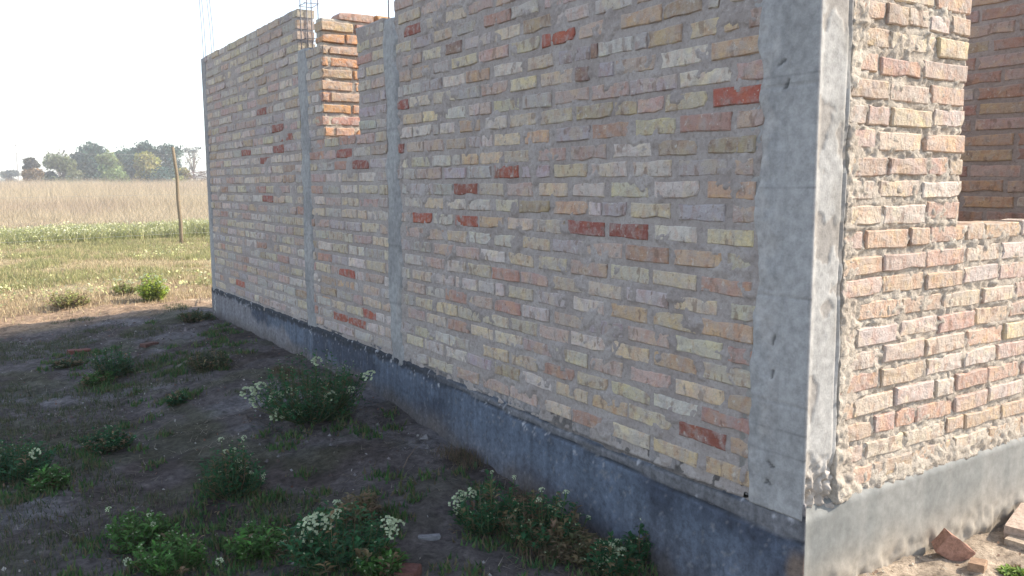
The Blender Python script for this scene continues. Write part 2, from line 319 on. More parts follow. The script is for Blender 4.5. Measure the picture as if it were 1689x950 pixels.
# brick shapes (unit size: length x, depth y from the face inwards, height z)
def brick_shape(seed):
    rs = np.random.RandomState(seed); j = lambda s: (rs.rand() - 0.5)*2*s
    ol = [(-.5, -.5), (-.17, -.5), (.17, -.5), (.5, -.5), (.5, 0), (.5, .5), (.17, .5), (-.17, .5), (-.5, .5), (-.5, 0)]
    chip = rs.randint(0, 16)
    pts = []
    for i, (a, b_) in enumerate(ol):
        a += j(.010); b_ += j(.05)
        if i == chip: a *= .90; b_ *= .72
        pts.append((a, b_))
    v = [(a*0.955, 0.0 + j(.012), b_*0.86) for a, b_ in pts] + [(a, .035 + j(.01), b_) for a, b_ in pts] + [(a, 1.0, b_) for a, b_ in pts]
    n = 10; f = []
    v.append((j(.1), -0.012 + j(.01), j(.1)))
    for i in range(n):
        k = (i+1) % n
        f.append((i, k, 30)); f.append((n+i, n+k, k, i)); f.append((2*n+i, 2*n+k, n+k, n+i))
    f.append(tuple(range(2*n, 3*n))[::-1])
    return v, f
SHAPES = [brick_shape(s) for s in range(18)]
SHM = [mesh('brick', v, f, MBRICK) for v, f in SHAPES]
BR = []                             # every brick of the house: wall, centre along, z, length, height, depth, proud, colour, tilt
def cvar(c, k=0.10):
    s = 1 + random.uniform(-k, k); return tuple(max(.02, min(.8, x*s*(1 + random.uniform(-.04, .04)))) for x in c)
def add(wall, a0, a1, z, col, proud=None, h=None, dep=0.12, off=0.0):
    if a1 - a0 < 0.02: return
    BR.append(dict(wall=wall, a=(a0+a1)/2, z=z, L=a1-a0, h=h or random.uniform(.048, .054), dep=dep,
                   pr=random.uniform(-.001, .004) if proud is None else proud, col=cvar(PALV[col] if isinstance(col, str) else col), off=off, tilt=random.uniform(-.012, .012)))
NOR = 'yyyyyywwwwwppppppgglltoYP'
def fill_row(wall, a0, a1, z, pal=NOR, L=0.242, j=0.013, **kw):
    a = a0 + random.choice((-0.19, -0.12, -0.07, -0.02)) + random.uniform(-.02, .02)
    while a < a1:
        l = L*random.uniform(.93, 1.05)
        if random.random() < .12: l *= .5
        s, e = max(a, a0), min(a + l, a1)
        zz = z((s+e)/2) if callable(z) else z
        if e - s > .03: add(wall, s + .002, e - .002, zz + random.uniform(-.002, .002), random.choice(pal), **kw)
        a += l + j*random.uniform(.7, 1.5)
# near panel of the long wall
YC1, YC3a, YC3b, YC2a, YC2b, YC4 = 0.19, 2.55, 2.725, 3.88, 4.055, 6.47
for r, row in T.items():
    last = None
    for off, l, rgt, c in row:
        ym = None
        x0, x1 = off + l/K_, off + rgt/K_
        py = lambda x: (RY[r][0] + (RY[r][1]-RY[r][0])*(x-680)/560) if r in RY else (308 + ({21:122, 22:98, 23:77, 24:49}[r]-308)*(x+70)/750)
        y0, y1 = onL(x1, py(x1))[0], onL(x0, py(x0))[0]
        y0, y1 = max(y0, YC1 - .03), min(y1, YC3a + .03)
        add('L', y0, y1, rowz(r, (y0+y1)/2, 'L'), c); last = y0
    if r >= 21 and last is not None and last > YC1 + .1: fill_row('L', YC1 - .02, last - .012, rowz(r, 0, ''))
for r in range(25, 34): fill_row('L', YC1 - .02, YC3a + .03, rowz(r, 0, ''))
# farther panels, with the red bricks where the photograph has them
REDS = [(426,186,'k'),(467,210,'k'),(478,224,'k'),(411,248,'k'),(454,245,'k'),(432,262,'k'),(425,307,'P'),(447,324,'k'),(390,464,'R'),(374,360,'P'),(557,253,'k'),(550,271,'P'),
        (596,270,'k'),(515,309,'P'),(567,446,'R'),(567,521,'R'),(603,530,'R'),(606,514,'R'),(578,468,'o'),(586,524,'R'),(478,300,'t')]
FAR = 'yyyyywwwwppppggglltP'
n0 = len(BR)
for r in range(1, 30): fill_row('L', YC2b - .015, YC4 + .01, B0 + (r-.5)*PIT, FAR, L=.25)
for r in range(1, 26):
    z = B0 + (r-.5)*PIT
    if r <= 17: fill_row('L', YC3b - .015, YC2a + .015, z, FAR, L=.25)
    else: fill_row('L', YC3b - .015, 3.075, z, FAR, L=.25); fill_row('L', 3.63, YC2a + .015, z, FAR, L=.25)
for px, py, c in REDS:
    yy, zz = onL(px, py); best = min(BR[n0:], key=lambda q: abs(q['z']-zz)*2 + max(0, abs(q['a']-yy) - q['L']/2)); best['col'] = cvar(PALV[c]); best['L'] = max(best['L'], .2)
# front wall: pier, courses below the window, and what lies beyond it
XW0, XW1, XE = 0.757, 1.62, 2.24
TR = {1:'ootoy',2:'yyyooow',3:'tPPPpw',4:'oywwPPpwp',5:'PowwpyyY',6:'wpyoYwtpw',7:'pwwPotwy',8:'yotyypwp',9:'poowpytP',10:'opPywpw',11:'pooPoow',
      12:'ywPY',13:'wywp',14:'tpP',15:'pyopp',16:'wpY',17:'tyow',18:'oPpp',19:'oyYPp',20:'otyw',21:'wyop',22:'pyow',23:'yopw',24:'wpyo'}
for r in range(1, 33):
    z = B0 + (r-.5)*PIT; pal = TR.get(r, 'ywpo'); end = XW1 + .62 if r <= 11 else XW0; a = 0.145 + random.choice((-.13, -.02, -.07)); k = 0
    while a < end - .02:
        l = random.uniform(.195, .232) if random.random() > .2 else .10
        s, e = max(a, .148), min(a + l, end + (random.uniform(-.012, .008) if r > 11 else 0))
        if e > end - .05: e = end + random.uniform(-.010, .008)
        if e - s > .03: add('R', s, e, z + random.uniform(-.005, .005), pal[k % len(pal)], proud=random.uniform(-.004, .004), h=random.uniform(.049, .057)); k += 1
        a = e + random.uniform(.010, .020)
    if r > 11:
        fill_row('R', XW1, XE, z, pal, proud=random.uniform(-.004, .008))
for q in BR:
    if q['wall'] == 'R': g_ = sum(q['col'])/3; q['col'] = tuple(.64*(g_ + (x-g_)*1.0) + .36*w for x, w in zip(q['col'], (.53, .43, .35)))
n1 = len(BR)
# cross wall met by the window, the east wall seen through the front window, the back wall
WARM = 'OOPoOPOoP'
for r in range(1, 29):
    z = B0 + (r-.5)*PIT
    if r <= 27: fill_row('X', (.0 if r < 26 else .0) + random.uniform(-.004, .012), 2.1, z, WARM, proud=random.uniform(0, .012))
    else: fill_row('X', .10, 2.1, z - .004, WARM, proud=.005)
    fill_row('E', 0.13, 6.45, z, 'ppPPpotwPPpo'); fill_row('N', 0.12, 2.1, z, 'pwyyo')
# ------ write the bricks out
NORM = {'L': ('x', 0.0), 'R': ('y', 0.0), 'X': ('y', 3.63), 'E': ('x', 2.1), 'N': ('y', 6.48)}
walls = {}
def frame(q):
    """matrix of one brick"""
    ax, c = NORM[q['wall']]
    if ax == 'x': loc = Vector((c - q['pr'], q['a'], q['z'])); rz = -math.pi/2
    else: loc = Vector((q['a'], c - q['pr'], q['z'])); rz = 0
    return loc, Euler((0, q['tilt'], rz), 'XYZ')
def px_size(q):
    loc, _ = frame(q); d = (loc - Vector(CAMP)); n = Vector((-1, 0, 0)) if NORM[q['wall']][0] == 'x' else Vector((0, -1, 0))
    dist = d.length; u = d.dot(cr)/d.dot(c0); w = d.dot(cu)/d.dot(c0)
    vis = abs(u) < .66 and abs(w) < .37 and d.dot(c0) > 0
    return (q['L']*q['h']*abs(d.normalized().dot(n))/dist**2) if vis else 0
# the ones that show largest as single parts
cand = [q for q in BR[:n1]]
for q in cand: q['s'] = px_size(q)
single = sorted([q for q in cand if q['s'] > 0], key=lambda q: -q['s'])[:300]
sid = set(id(q) for q in single)

# ------ mortar skins: a relief sheet in front of a slab, so joints are rough and recessed
def relief(name, mat, wall, a0, a1, z0, z1, step, h, thick, parent, cols=None, holes=None, smooth=True):
    """h(A, Z) = distance the sheet stands out of the wall's plane; the slab behind is thick deep"""
    na = max(2, int((a1-a0)/step)); nz = max(2, int((z1-z0)/step)); a = np.linspace(a0, a1, na+1); z = np.linspace(z0, z1, nz+1)
    A, Z = np.meshgrid(a, z, indexing='ij'); Hh = h(A, Z); ax, c = NORM[wall]
    v = np.stack([c - Hh, A, Z], -1) if ax == 'x' else np.stack([A, c - Hh, Z], -1); v = v.reshape(-1, 3)
    ii = np.arange((na+1)*(nz+1)).reshape(na+1, nz+1)
    f = np.stack([ii[:-1, :-1], ii[1:, :-1], ii[1:, 1:], ii[:-1, 1:]], -1).reshape(-1, 4)
    if ax == 'x': f = f[:, ::-1]
    C = cols(A, Z).reshape(-1, 3) if cols else np.ones((len(v), 3))
    # rim and back
    rim = np.concatenate([ii[:, 0], ii[-1, 1:], ii[-2::-1, -1], ii[0, -2:0:-1]]); rv = v[rim].copy()
    if ax == 'x': rv[:, 0] = c + thick
    else: rv[:, 1] = c + thick
    n = len(v); k = len(rim); v = np.concatenate([v, rv]); C = np.concatenate([C, C[rim]])
    o = n + np.arange(k); side = np.stack([rim, o, np.roll(o, -1), np.roll(rim, -1)], 1)
    if ax == 'y': pass
    else: side = side[:, ::-1]
    # back as one quad from the four corner rim vertices
    q4 = np.array([[n, n+na, n+na+nz, n+2*na+nz]]);
    if ax == 'y': q4 = q4[:, ::-1]
    f = np.concatenate([f, side, q4])
    return obj(name, mesh(name, v, f, mat, smooth, C), parent)
def mortL(A, Z):
    base = -0.0035 + 0.0055*N1.fbm(A, Z, 16, 3) + 0.0035*N2.fbm(A, Z, 60, 2)
    return base + 0.008*ss(.18, .42, N3.fbm(A, Z, 15, 4))
def mortLfar(A, Z): return -0.003 + 0.007*N1.fbm(A, Z, 14, 3) + 0.006*ss(.2, .5, N3.fbm(A, Z, 5, 3))
def mortR(A, Z):
    fr = (Z - B0)/PIT % 1.0
    return -0.0065 + 0.010*N1.fbm(A, Z, 30, 3) + 0.010*N2.fbm(A, Z, 85, 3) + .007*ss(.06, .0, np.minimum(fr, 1-fr))*ss(-.1, .2, N4.fbm(A, Z, 14, 2)) + 0.012*ss(.26, .148, A) + 0.012*ss(.42, .34, Z)
ztop = lambda r: B0 + r*PIT - .012
walls['L'] = relief('side_wall', MMORT, 'L', YC1-.03, YC3a+.03, B0-.04, ztop(33), .0075, mortL, .112, house)
walls['R'] = relief('front_wall', MMORTR, 'R', .146, XW0-.012, B0-.02, ztop(32), .007, mortR, .112, house)
sw2 = relief('side_wall', MMORT, 'L', YC3b-.02, YC2a+.02, B0-.04, ztop(17), .012, mortLfar, .112, house)
relief('side_wall', MMORT, 'L', YC3b-.02, 3.068, ztop(17), ztop(25) + .012, .012, lambda A, Z: mortLfar(A, Z) + .006*ss(2.0, 2.1, Z), .112, house)
relief('side_wall', MMORT, 'L', 3.64, YC2a+.02, ztop(17), ztop(25), .012, mortLfar, .112, house)
sw1 = relief('side_wall', MMORT, 'L', YC2b-.01, YC4+.01, B0-.04, ztop(29), .014, mortLfar, .112, house)
relief('front_wall', MMORTR, 'R', XW0-.012, XE, B0-.02, ztop(11), .008, mortR, .112, house)
relief('front_wall', MMORTR, 'R', XW1+.012, XE, ztop(11), ztop(32), .02, mortR, .112, house)
cw = relief('cross_wall', MMORTR, 'X', .012, 2.1  , B0-.05, B0 + 27*PIT + .012, .012, lambda A, Z: -0.010 + 0.016*N1.fbm(A, Z, 22, 3), .10, house)
ew = relief('partition_wall', MMORT, 'E', .115, 6.47, B0-.05, ztop(28), .03, lambda A, Z: -0.004 + 0.006*N1.fbm(A, Z, 14, 3), .112, house)
nw = relief('back_wall', MMORT, 'N', .115, 2.1, B0-.05, ztop(28), .03, lambda A, Z: -0.004 + 0.006*N1.fbm(A, Z, 14, 3), .112, house)
sm = mesh('x', [(0, 0, 0)], [], MBRICK); bpy.data.meshes.remove(sm)
proto = bpy.data.objects.new('brick', SHM[0])
joined = dict(v=[], f=[], c=[])
for q in BR:
    loc, e = frame(q); k = random.randrange(len(SHAPES))
    if id(q) in sid:
        o = obj('brick', SHM[k], walls[q['wall']]); o.location = loc; o.rotation_euler = e; o.scale = (q['L'], q['dep'], q['h']); o.color = (*q['col'], 1)
    else:
        mm = Matrix.LocRotScale(loc, e, Vector((q['L'], q['dep'], q['h']))); n = len(joined['v'])
        vv = np.array(SHAPES[k][0]) @ np.array(mm.to_3x3()).T + np.array(loc)
        joined['v'] += vv.tolist(); joined['f'] += [tuple(n+i for i in ff) for ff in SHAPES[k][1]]; joined['c'] += [q['col']]*len(vv)
jo = obj('brick_courses', mesh('brick_courses', joined['v'], joined['f'], MBRICKV, False, np.array(joined['c'])), house); tag(jo, kind='stuff')

# ------ cast concrete columns
def column(a0, a1, z0, z1, rag, name='concrete_column', step=.012, thick=.125, proud=.006):
    def h(A, Z):
        e0 = a0 + rag*(.5 + N2.fbm(A*0 + 3.1, Z, 9, 3)); e1 = a1 - rag*(.5 + N3.fbm(A*0 + 1.7, Z, 9, 3))
        k = ss(-.012, .010, A - e0)*ss(-.012, .010, e1 - A)
        return -.012 + (proud + .012)*k + .0022*N1.fbm(A, Z, 20, 3)
    def cc(A, Z):
        k = ss(-.1, .3, N1.fbm(A*2, Z, 3, 4))[..., None]; c = np.array([.35, .345, .335])*(1-k) + np.array([.28, .275, .27])*k
        ln = sum(np.exp(-((Z - z_ - .004*N2.fbm(A, Z*0, 12, 2))/.004)**2) for z_ in (.62, .93, 1.24, 1.55, 1.87))[..., None]; c = c*(1 - .25*ln)
        ms = ss(.1, .3, N4.fbm(A*3, Z, 5, 3))[..., None]; return c*(1-ms*.5) + np.array([.42, .39, .365])*ms*.5
    return relief(name, MROUGH, 'L', a0 - rag*.2, a1 + rag*.2, z0, z1, step, h, thick, house, cc)
col3 = column(YC3a - .012, YC3b + .018, .28, 2.115, .055)
col2 = column(YC2a - .02, YC2b + .015, .28, 2.135, .045)
col4 = column(YC4 - .01, 6.6, -.15, 2.40, .01, step=.02)
# corner column: left face with the smeared spill over the brick ends, right face a little paler, browner in patches
def hc(A, Z):
    e = YC1 + .0 + .048*N2.fbm(A*0, Z, 6, 4); k = ss(.012, -.012, A - e)
    groove = -.004*np.exp(-((A - .085 - .004*N3.fbm(A*0, Z, 3, 2))/.006)**2)
    boards = -.0035*np.exp(-(((Z - .93)/.004)**2)) - .003*np.exp(-(((Z - .62)/.004)**2)) - .003*np.exp(-(((Z - 1.52)/.004)**2))
    spill = .004*ss(.06, .11, A)*(1 + 1.5*N1.fbm(A, Z, 18, 3))
    return -.012 + .020*k + groove + boards + spill*k*ss(.0, .03, A) + .0020*N1.fbm(A, Z, 24, 3)*ss(-.01, .02, A) - .005*scratch(A, Z)
def scratch(A, Z):
    scr = 0
    for (yc, zc, ang, ll) in ((.105, 1.585, .5, .018), (.088, 1.525, 1.1, .018), (.105, .80, 1.35, .020), (.105, .70, 1.5, .016), (.10, .43, -.7, .016), (.105, .375, -.9, .014), (.115, .37, .3, .008)):
        dx = (A - yc); dz = Z - zc; u = -dx*math.cos(ang) + dz*math.sin(ang); w = dx*math.sin(ang) + dz*math.cos(ang)
        scr = scr + ss(ll, ll*.7, np.abs(u))*ss(.0055, .002, np.abs(w))
    return scr
def colc(A, Z):
    k = (ss(.07, .12, A)*.35 + .15*N2.fbm(A, Z, 8, 3))[..., None]
    c = np.array([.37, .362, .35])*(1-k) + np.array([.335, .33, .325])*k
    st = ss(.1, .4, N3.fbm(A*2.5, Z, 2.2, 3))[..., None]; c = c*(1 - .14*st)
    ms = ss(.02, .25, N1.fbm(A*1.5, Z, 7, 4))[..., None]*ss(.075, .13, A)[..., None]; c = c*(1-ms*.6) + np.array([.43, .405, .38])*ms*.6
    ln = sum(np.exp(-((Z - z_ - .004*N2.fbm(A, Z*0, 12, 2))/.003)**2) for z_ in (.62, .93, 1.24, 1.55, 1.87, 2.2, .47, .54))[..., None]*(.5 + N4.fbm(A, Z*0, 15, 2))[..., None]; c = c*(1 - .30*ln.clip(0, 1))
    return c*(1 - .6*np.clip(scratch(A, Z), 0, 1)[..., None])
col1 = relief('concrete_column', MROUGH, 'L', -.0115, YC1 + .04, .292, 2.75, .0055, hc, .004, house, colc)
def hr(A, Z):
    lip = .0015*np.exp(-((A - .148)/.006)**2)
    gro = -.007*(.5 + ss(-.3, .2, N2.fbm(A*0, Z, 3, 2)))*np.exp(-((A - .130 - .003*N3.fbm(A*0, Z, 3, 2))/.0045)**2)
    crumb = ss(.50, .36, Z)*(-.012 + .035*N2.fbm(A, Z, 50, 3))
    pits = -.003*ss(.02, .12, N4.fbm(A*1.5, Z, 9, 4))
    ed = .146 + .010*N2.fbm(A*0, Z, 9, 3)
    e = ss(.0, .025, A); return .0115 - .010*ss(ed - .006, ed + .006, A) + e*(-.0035 + lip + gro + crumb + pits + .0016*N1.fbm(A, Z, 14, 3))
def colr(A, Z):
    k = ss(-.1, .35, N1.fbm(A*1.6, Z, 4, 4))[..., None]; c = np.array([.40, .39, .37])*(1-k) + np.array([.32, .305, .28])*k
    pt = ss(.02, .12, N4.fbm(A*1.5, Z, 9, 4))[..., None]*.65; c = c*(1-pt) + np.array([.28, .25, .22])*pt
    k2 = ss(.50, .36, Z)[..., None]*.6; return c*(1-k2) + np.array([.44, .38, .32])*k2
relief('column_face', MROUGH, 'R', .0, .160, .292, 2.75, .0055, hr, .12, col1, colr)
def bars(px_list, zb, zt, planeY=None, parent=None, rad=.0042, lean=(0, 0), cx=.06):
    for i, (yy, xx) in enumerate(px_list):
        mb = MB(); pts = []
        for s in range(5):
            k = s/4; pts.append((xx + lean[0]*k*k*(1 if i % 2 else .6), yy + lean[1]*k*k*(1 if i < 2 else .7), zb + (zt-zb)*k))
        mb.tube(pts, rad*.85, 6, (.24, .23, .24)); mb.build('rebar', MSTEEL, parent, True)
bars([(3.905, .02), (3.905, .095), (4.025, .02), (4.025, .095)], 2.12, 3.0, parent=col2)
bars([(2.58, .02), (2.58, .09), (2.69, .02), (2.69, .09)], 2.10, 2.95, parent=col3)
bars([(6.50, .02), (6.50, .095), (6.585, .02), (6.585, .095)], 2.38, 3.6, parent=col4, lean=(-.10, .02), rad=.0035)
for y0, y1, z, par in ((3.90, 4.03, 2.20, col2), (3.90, 4.03, 2.42, col2), (2.575, 2.695, 2.30, col3), (2.575, 2.695, 2.42, col3)):
    mb = MB(); x0, x1 = .012, .10
    mb.tube([(x0, y0, z), (x1, y0, z+.004), (x1, y1, z), (x0, y1, z+.003), (x0, y0, z+.001), (x0-.02, y0-.02, z)], .0025, 5, (.15, .14, .15)); mb.build('stirrup', MSTEEL, par)
# ------ plastered and tarred base
TA = [0, .27, .86, 1.3, 2.6, 6.6]; TZ = [.302, .287, .277, .29, .326, .322]; DA = [0, .05, .27, .86, 2]; DZ = [.078, .078, .063, .040, .034]
def hb(A, Z):
    near = ss(2.6, 1.6, A)
    top = np.interp(A, TA, TZ)
    g1 = -.012*np.exp(-((Z - top + .004*N2.fbm(A, Z*0, 5, 2))/.004)**2)
    z2 = top - np.interp(A, DA, DZ); g2 = -.010*near*np.exp(-((Z - z2 + .006*N3.fbm(A, Z*0, 4, 2))/.004)**2)
    lip = .010*ss(top + .006, top - .006, Z) + .006*near*ss(z2 + .003, z2 - .003, Z)
    return .004 + (-.008 + lip + g1 + g2 + .006*N1.fbm(A, Z, 5, 3) + .003*N2.fbm(A, Z, 40, 2) + .010*ss(.12, -.12, Z))*ss(-.015, .03, A)
def cb(A, Z):
    top = np.interp(A, TA, TZ); D2_ = np.interp(A, DA, DZ)
    n = N1.fbm(A, Z*2, 2.2, 4); dr = N4.fbm(A*9, Z*.8, 1.3, 3)
    tar = np.array([.050, .062, .090]); blue = np.array([.105, .130, .175]); lil = np.array([.20, .195, .21]); edge = np.array([.030, .036, .048])
    # how far down the tar runs, thin at the far end, whole height near the corner
    run = .05 + .05*ss(5.6, 4.9, A) + .34*ss(4.7, 3.2, A) + .10*N2.fbm(A, Z*0, 1.6, 3) + .05*N3.fbm(A, Z*0, 12, 2)
    d = top - Z
    k = ss(run + .03, run - .04, d)[..., None]
    c = lil*(1-k) + (blue*(1 - ss(-.05, .3, n)[..., None]) + tar*ss(-.05, .3, n)[..., None])*k
    far = ss(1.4, 2.4, A)[..., None]
    k = (ss(.045, .02, np.abs(d - .015) + .03*N3.fbm(A, Z, 14, 2)))[..., None]*far; c = c*(1-k) + edge*k        # heavy brushed edge
    near = ss(2.6, 1.6, A)[..., None]
    k = (ss(.003, .008, d)*ss(0, -.006, d - D2_))[..., None]*near; c = c*(1-k) + np.array([.155, .155, .165])*k
    k = (ss(.006, .002, np.abs(d))+ss(.006, .002, np.abs(d - D2_)))[..., None]*near; k = np.clip(k, 0, 1); c = c*(1-k) + edge*k
    k = ss(-.004, -.012, d)[..., None]; c = c*(1-k) + np.array([.30, .275, .265])*k
    k = (ss(.18, .02, Z)*(.55 + .8*n))[..., None].clip(0, 1)*(.35 + .65*ss(1.0, 2.6, A)[..., None]); c = c*(1-k) + np.array([.150, .135, .135])*k         # soil splash
    wh = ss(.40, .46, N2.fbm(A, Z, 38, 3))[..., None]*ss(.06, .02, np.abs(d - .035))[..., None]*.8; c = c*(1-wh) + np.array([.40, .40, .42])*wh
    br = N3.fbm(A*30, Z*3, 1.5, 3)[..., None]; c = c*(1 + .35*br)
    mud = ss(.10, .0, Z - np.interp(A, [.3, .6, 1.15, 1.75, 2.4, 3.1, 5.5, 6.7], [-.10, -.078, -.052, -.015, .02, .075, .065, .045]) + .07*N2.fbm(A, Z, 9, 4))[..., None]*.75; c = c*(1-mud) + np.array([.125, .108, .10])*mud
    dots = ss(.40, .47, N1.fbm(A, Z, 55, 3))[..., None]*.4; c = c*(1-dots) + np.array([.26, .25, .25])*dots
    rust = ss(.035, .005, A + .02*N2.fbm(A, Z, 10, 2))[..., None]*ss(.22, .16, Z)[..., None]; c = c*(1-rust) + np.array([.20, .15, .12])*rust
    sp = ss(.15, .34, dr)[..., None]*.12; c = c*(1 - sp*(1-wh))
    return c
relief('foundation_band', MCOAT, 'L', -.018, 6.61, -.30, B0 + .012, .0095, hb, .004, house, cb)
def hf(A, Z):
    e = ss(.0, .04, A); return .018 + e*(-.006 + .0035*N1.fbm(A, Z, 4, 2) + .0012*N2.fbm(A, Z, 36, 3) + .010*ss(.16, .02, Z)*(.3 + 2*N3.fbm(A, Z, 24, 3))) - .016*ss(.290, .300, Z)*ss(.16, .12, A) - .014*ss(.307, .322, Z)
def cf(A, Z):
    st = N2.fbm(A*14, Z*1.2, 1.0, 3); k = ss(-.2, .4, st)[..., None]
    c = np.array([.20, .205, .195])*(1-k) + np.array([.25, .25, .235])*k
    k = ss(.22, .02, Z + .05*N1.fbm(A, Z, 4, 3))[..., None]*.8; return c*(1-k) + np.array([.34, .29, .23])*k
relief('foundation_band', MPLASTER, 'R', .0, XE, -.30, B0 - .008, .0095, hf, .10, house, cf)
mb = MB(); mb.box((.006, .1, -.3), (2.2, 6.5, B0 - .06), (.3, .29, .27)); mb.box((.006, 6.5, -.3), (2.24, 6.61, B0), (.3, .29, .27)); mb.box((2.2, .1, -.3), (2.24, 6.5, B0), (.3, .29, .27)); mb.build('floor_slab', MPLASTER, house)


# ------------------------------------------------------------------ weeds by the wall
def leafy(mb, p, d, L, w, col):
    """one folded lance-shaped leaf"""
    d = d.normalized(); s = d.cross(Vector((0, 0, 1)));
    if s.length < .05: s = Vector((1, 0, 0))
    s.normalize(); u = s.cross(d); n = len(mb.v)
    m_ = p + d*L*.5 - u*0.0
    pts = [p, m_ + s*w*.5 + u*w*.18, p + d*L - u*L*.12, m_ - s*w*.5 + u*w*.18, m_]
    mb.v += [tuple(q) for q in pts]; mb.f += [(n, n+1, n+4), (n+1, n+2, n+4), (n+4, n+2, n+3), (n, n+4, n+3)]; mb.c += [col]*5
def jit(c, k=.2):
    s = 1 + random.uniform(-k, k); return tuple(max(.005, x*s*(1+random.uniform(-.08, .08))) for x in c)
def head_mesh(seed):
    rnd = random.Random(seed); mb = MB()
    for i in range(26):
        t = rnd.uniform(0, 6.283); r = math.sqrt(rnd.random()); x, y = r*math.cos(t), r*math.sin(t); z = .55*(1 - r*r) + rnd.uniform(-.1, .1); s = rnd.uniform(.16, .26)
        n = len(mb.v); mb.v += [(x-s, y, z), (x, y-s, z), (x+s, y, z), (x, y+s, z), (x, y, z+s*.6), (x, y, z-s*.7)]
        mb.f += [(n, n+1, n+4), (n+1, n+2, n+4), (n+2, n+3, n+4), (n+3, n, n+4), (n+1, n, n+5), (n+2, n+1, n+5), (n+3, n+2, n+5), (n, n+3, n+5)]
        k = rnd.uniform(.75, 1.1); mb.c += [(.56*k, .64*k, .46*k)]*4 + [(.50*k, .58*k, .30*k), (.25, .34, .16)]
    return mesh('flower_head', mb.v, mb.f, MVEG, False, np.array(mb.c))
HEADS = [head_mesh(s) for s in range(6)]
def weed(name, label, cat, px, py, wpx, hpx, heads=(), green=(.060, .125, .040), dry=0.1, n=None, group=None, size=1.0, lean=0):
    x, y, z = at(px, py); base = Vector((x, y, z - .01)); dep = (base - Vector(CAMP)).dot(c0); k = dep/FPX
    rad, hh = wpx*k/2, hpx*k*1.02; e = empty(name, base); tag(e, label, cat, group)
    mb = MB(); st = MB(); n = n or int(34 + 400*rad)
    for i in range(n):
        t = random.uniform(0, 6.283); r = rad*math.sqrt(random.random()); h = hh*(1 - .45*(r/rad)**2)*random.uniform(.55, 1.08)
        root = Vector((r*.35*math.cos(t), r*.35*math.sin(t), 0)); tip = Vector((r*math.cos(t) + lean*h, r*math.sin(t), h)); mid = (root + tip)/2 + Vector((r*.22*math.cos(t), r*.22*math.sin(t), h*.06))
        isdry = random.random() < dry
        cc = jit((.20, .15, .08) if isdry else green, .25)
        st.tube([root, mid, tip], [.0022, .0016, .0008], 3, jit((.10, .12, .05) if not isdry else (.22, .17, .10)))
        m_ = int(random.uniform(9, 17))
        for j in range(m_):
            f = (j + random.random())/m_; q = root*(1-f)**2 + mid*2*f*(1-f) + tip*f*f
            a = random.uniform(0, 6.283); d = Vector((math.cos(a), math.sin(a), random.uniform(.1, .9)))
            leafy(mb, q, d, random.uniform(.020, .046)*size*(1.15 - .4*f), random.uniform(.010, .018)*size, jit(cc, .2))
        if random.random() < .35 and not isdry:      # loose pale buds
            nn = len(mb.v); s = .004; q = tip
            mb.v += [(q.x-s, q.y, q.z), (q.x, q.y-s, q.z), (q.x+s, q.y, q.z), (q.x, q.y+s, q.z+s), (q.x, q.y, q.z+s)]; mb.f += [(nn, nn+1, nn+4), (nn+1, nn+2, nn+4), (nn+2, nn+3, nn+4), (nn+3, nn, nn+4)]; mb.c += [(.32, .38, .22)]*5
    for (hx, hy, hs) in heads:
        off = (cr*(hx - px) + cu*(py - hy))*k; off = Vector((off.x, off.y, max(.04, off.z + .01))) - c0*random.uniform(-.1, .35)*rad
        o = obj('flower_head', random.choice(HEADS), e, off); sc = hs*k*.54; o.scale = (sc, sc, sc*1.15); o.rotation_euler = (random.uniform(.1, .7), random.uniform(-.6, -.1), 0)
        r0 = Vector((off.x*.35, off.y*.35, 0)); mid = r0.lerp(off, .55) + Vector((off.x*.12, off.y*.12, -.01)); st.tube([r0, mid, off], [.0022, .0018, .0014], 4, jit((.12, .17, .06)))
        for j in range(9):
            f = random.uniform(.3, .95); q = r0*(1-f)**2 + mid*2*f*(1-f) + off*f*f; a = random.uniform(0, 6.283); leafy(mb, q, Vector((math.cos(a), math.sin(a), random.uniform(.2, .9))), random.uniform(.018, .034)*size, .012*size, jit(green, .2))
    for i in range(int(60*rad/.15)):                 # withered leaves round the foot of the plant
        t = random.uniform(0, 6.283); r = rad*random.uniform(.5, 1.15); q = Vector((r*math.cos(t), r*math.sin(t), 0)); q.z = gz(x+q.x, y+q.y) - base.z + random.uniform(.002, .02)
        a = random.uniform(0, 6.283); leafy(mb, q, Vector((math.cos(a), math.sin(a), random.uniform(-.1, .5))), random.uniform(.015, .04), .009, jit(random.choice([(.19, .14, .08), (.14, .10, .06), green]), .3))
    mb.build('foliage', MVEG, e); st.build('stems', MVEG, e)
    return e
GW = 'flowering weeds growing in the shade of the wall'; GG = 'small green weeds on the shaded soil'
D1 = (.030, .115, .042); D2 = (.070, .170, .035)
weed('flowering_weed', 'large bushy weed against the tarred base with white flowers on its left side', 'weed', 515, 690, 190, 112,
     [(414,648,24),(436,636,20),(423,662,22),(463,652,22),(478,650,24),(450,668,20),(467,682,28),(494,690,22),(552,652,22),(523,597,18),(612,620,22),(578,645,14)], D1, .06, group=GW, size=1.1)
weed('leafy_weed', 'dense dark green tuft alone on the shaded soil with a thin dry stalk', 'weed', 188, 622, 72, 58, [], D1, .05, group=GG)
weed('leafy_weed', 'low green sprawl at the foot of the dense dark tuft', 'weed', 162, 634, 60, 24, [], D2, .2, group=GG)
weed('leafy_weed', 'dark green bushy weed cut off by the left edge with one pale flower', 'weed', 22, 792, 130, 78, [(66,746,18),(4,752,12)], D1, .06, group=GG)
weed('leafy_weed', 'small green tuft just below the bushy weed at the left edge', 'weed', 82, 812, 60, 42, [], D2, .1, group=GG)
weed('leafy_weed', 'short rounded green weed with dry brown leaves at its right', 'weed', 180, 742, 82, 38, [], D1, .25, group=GG)
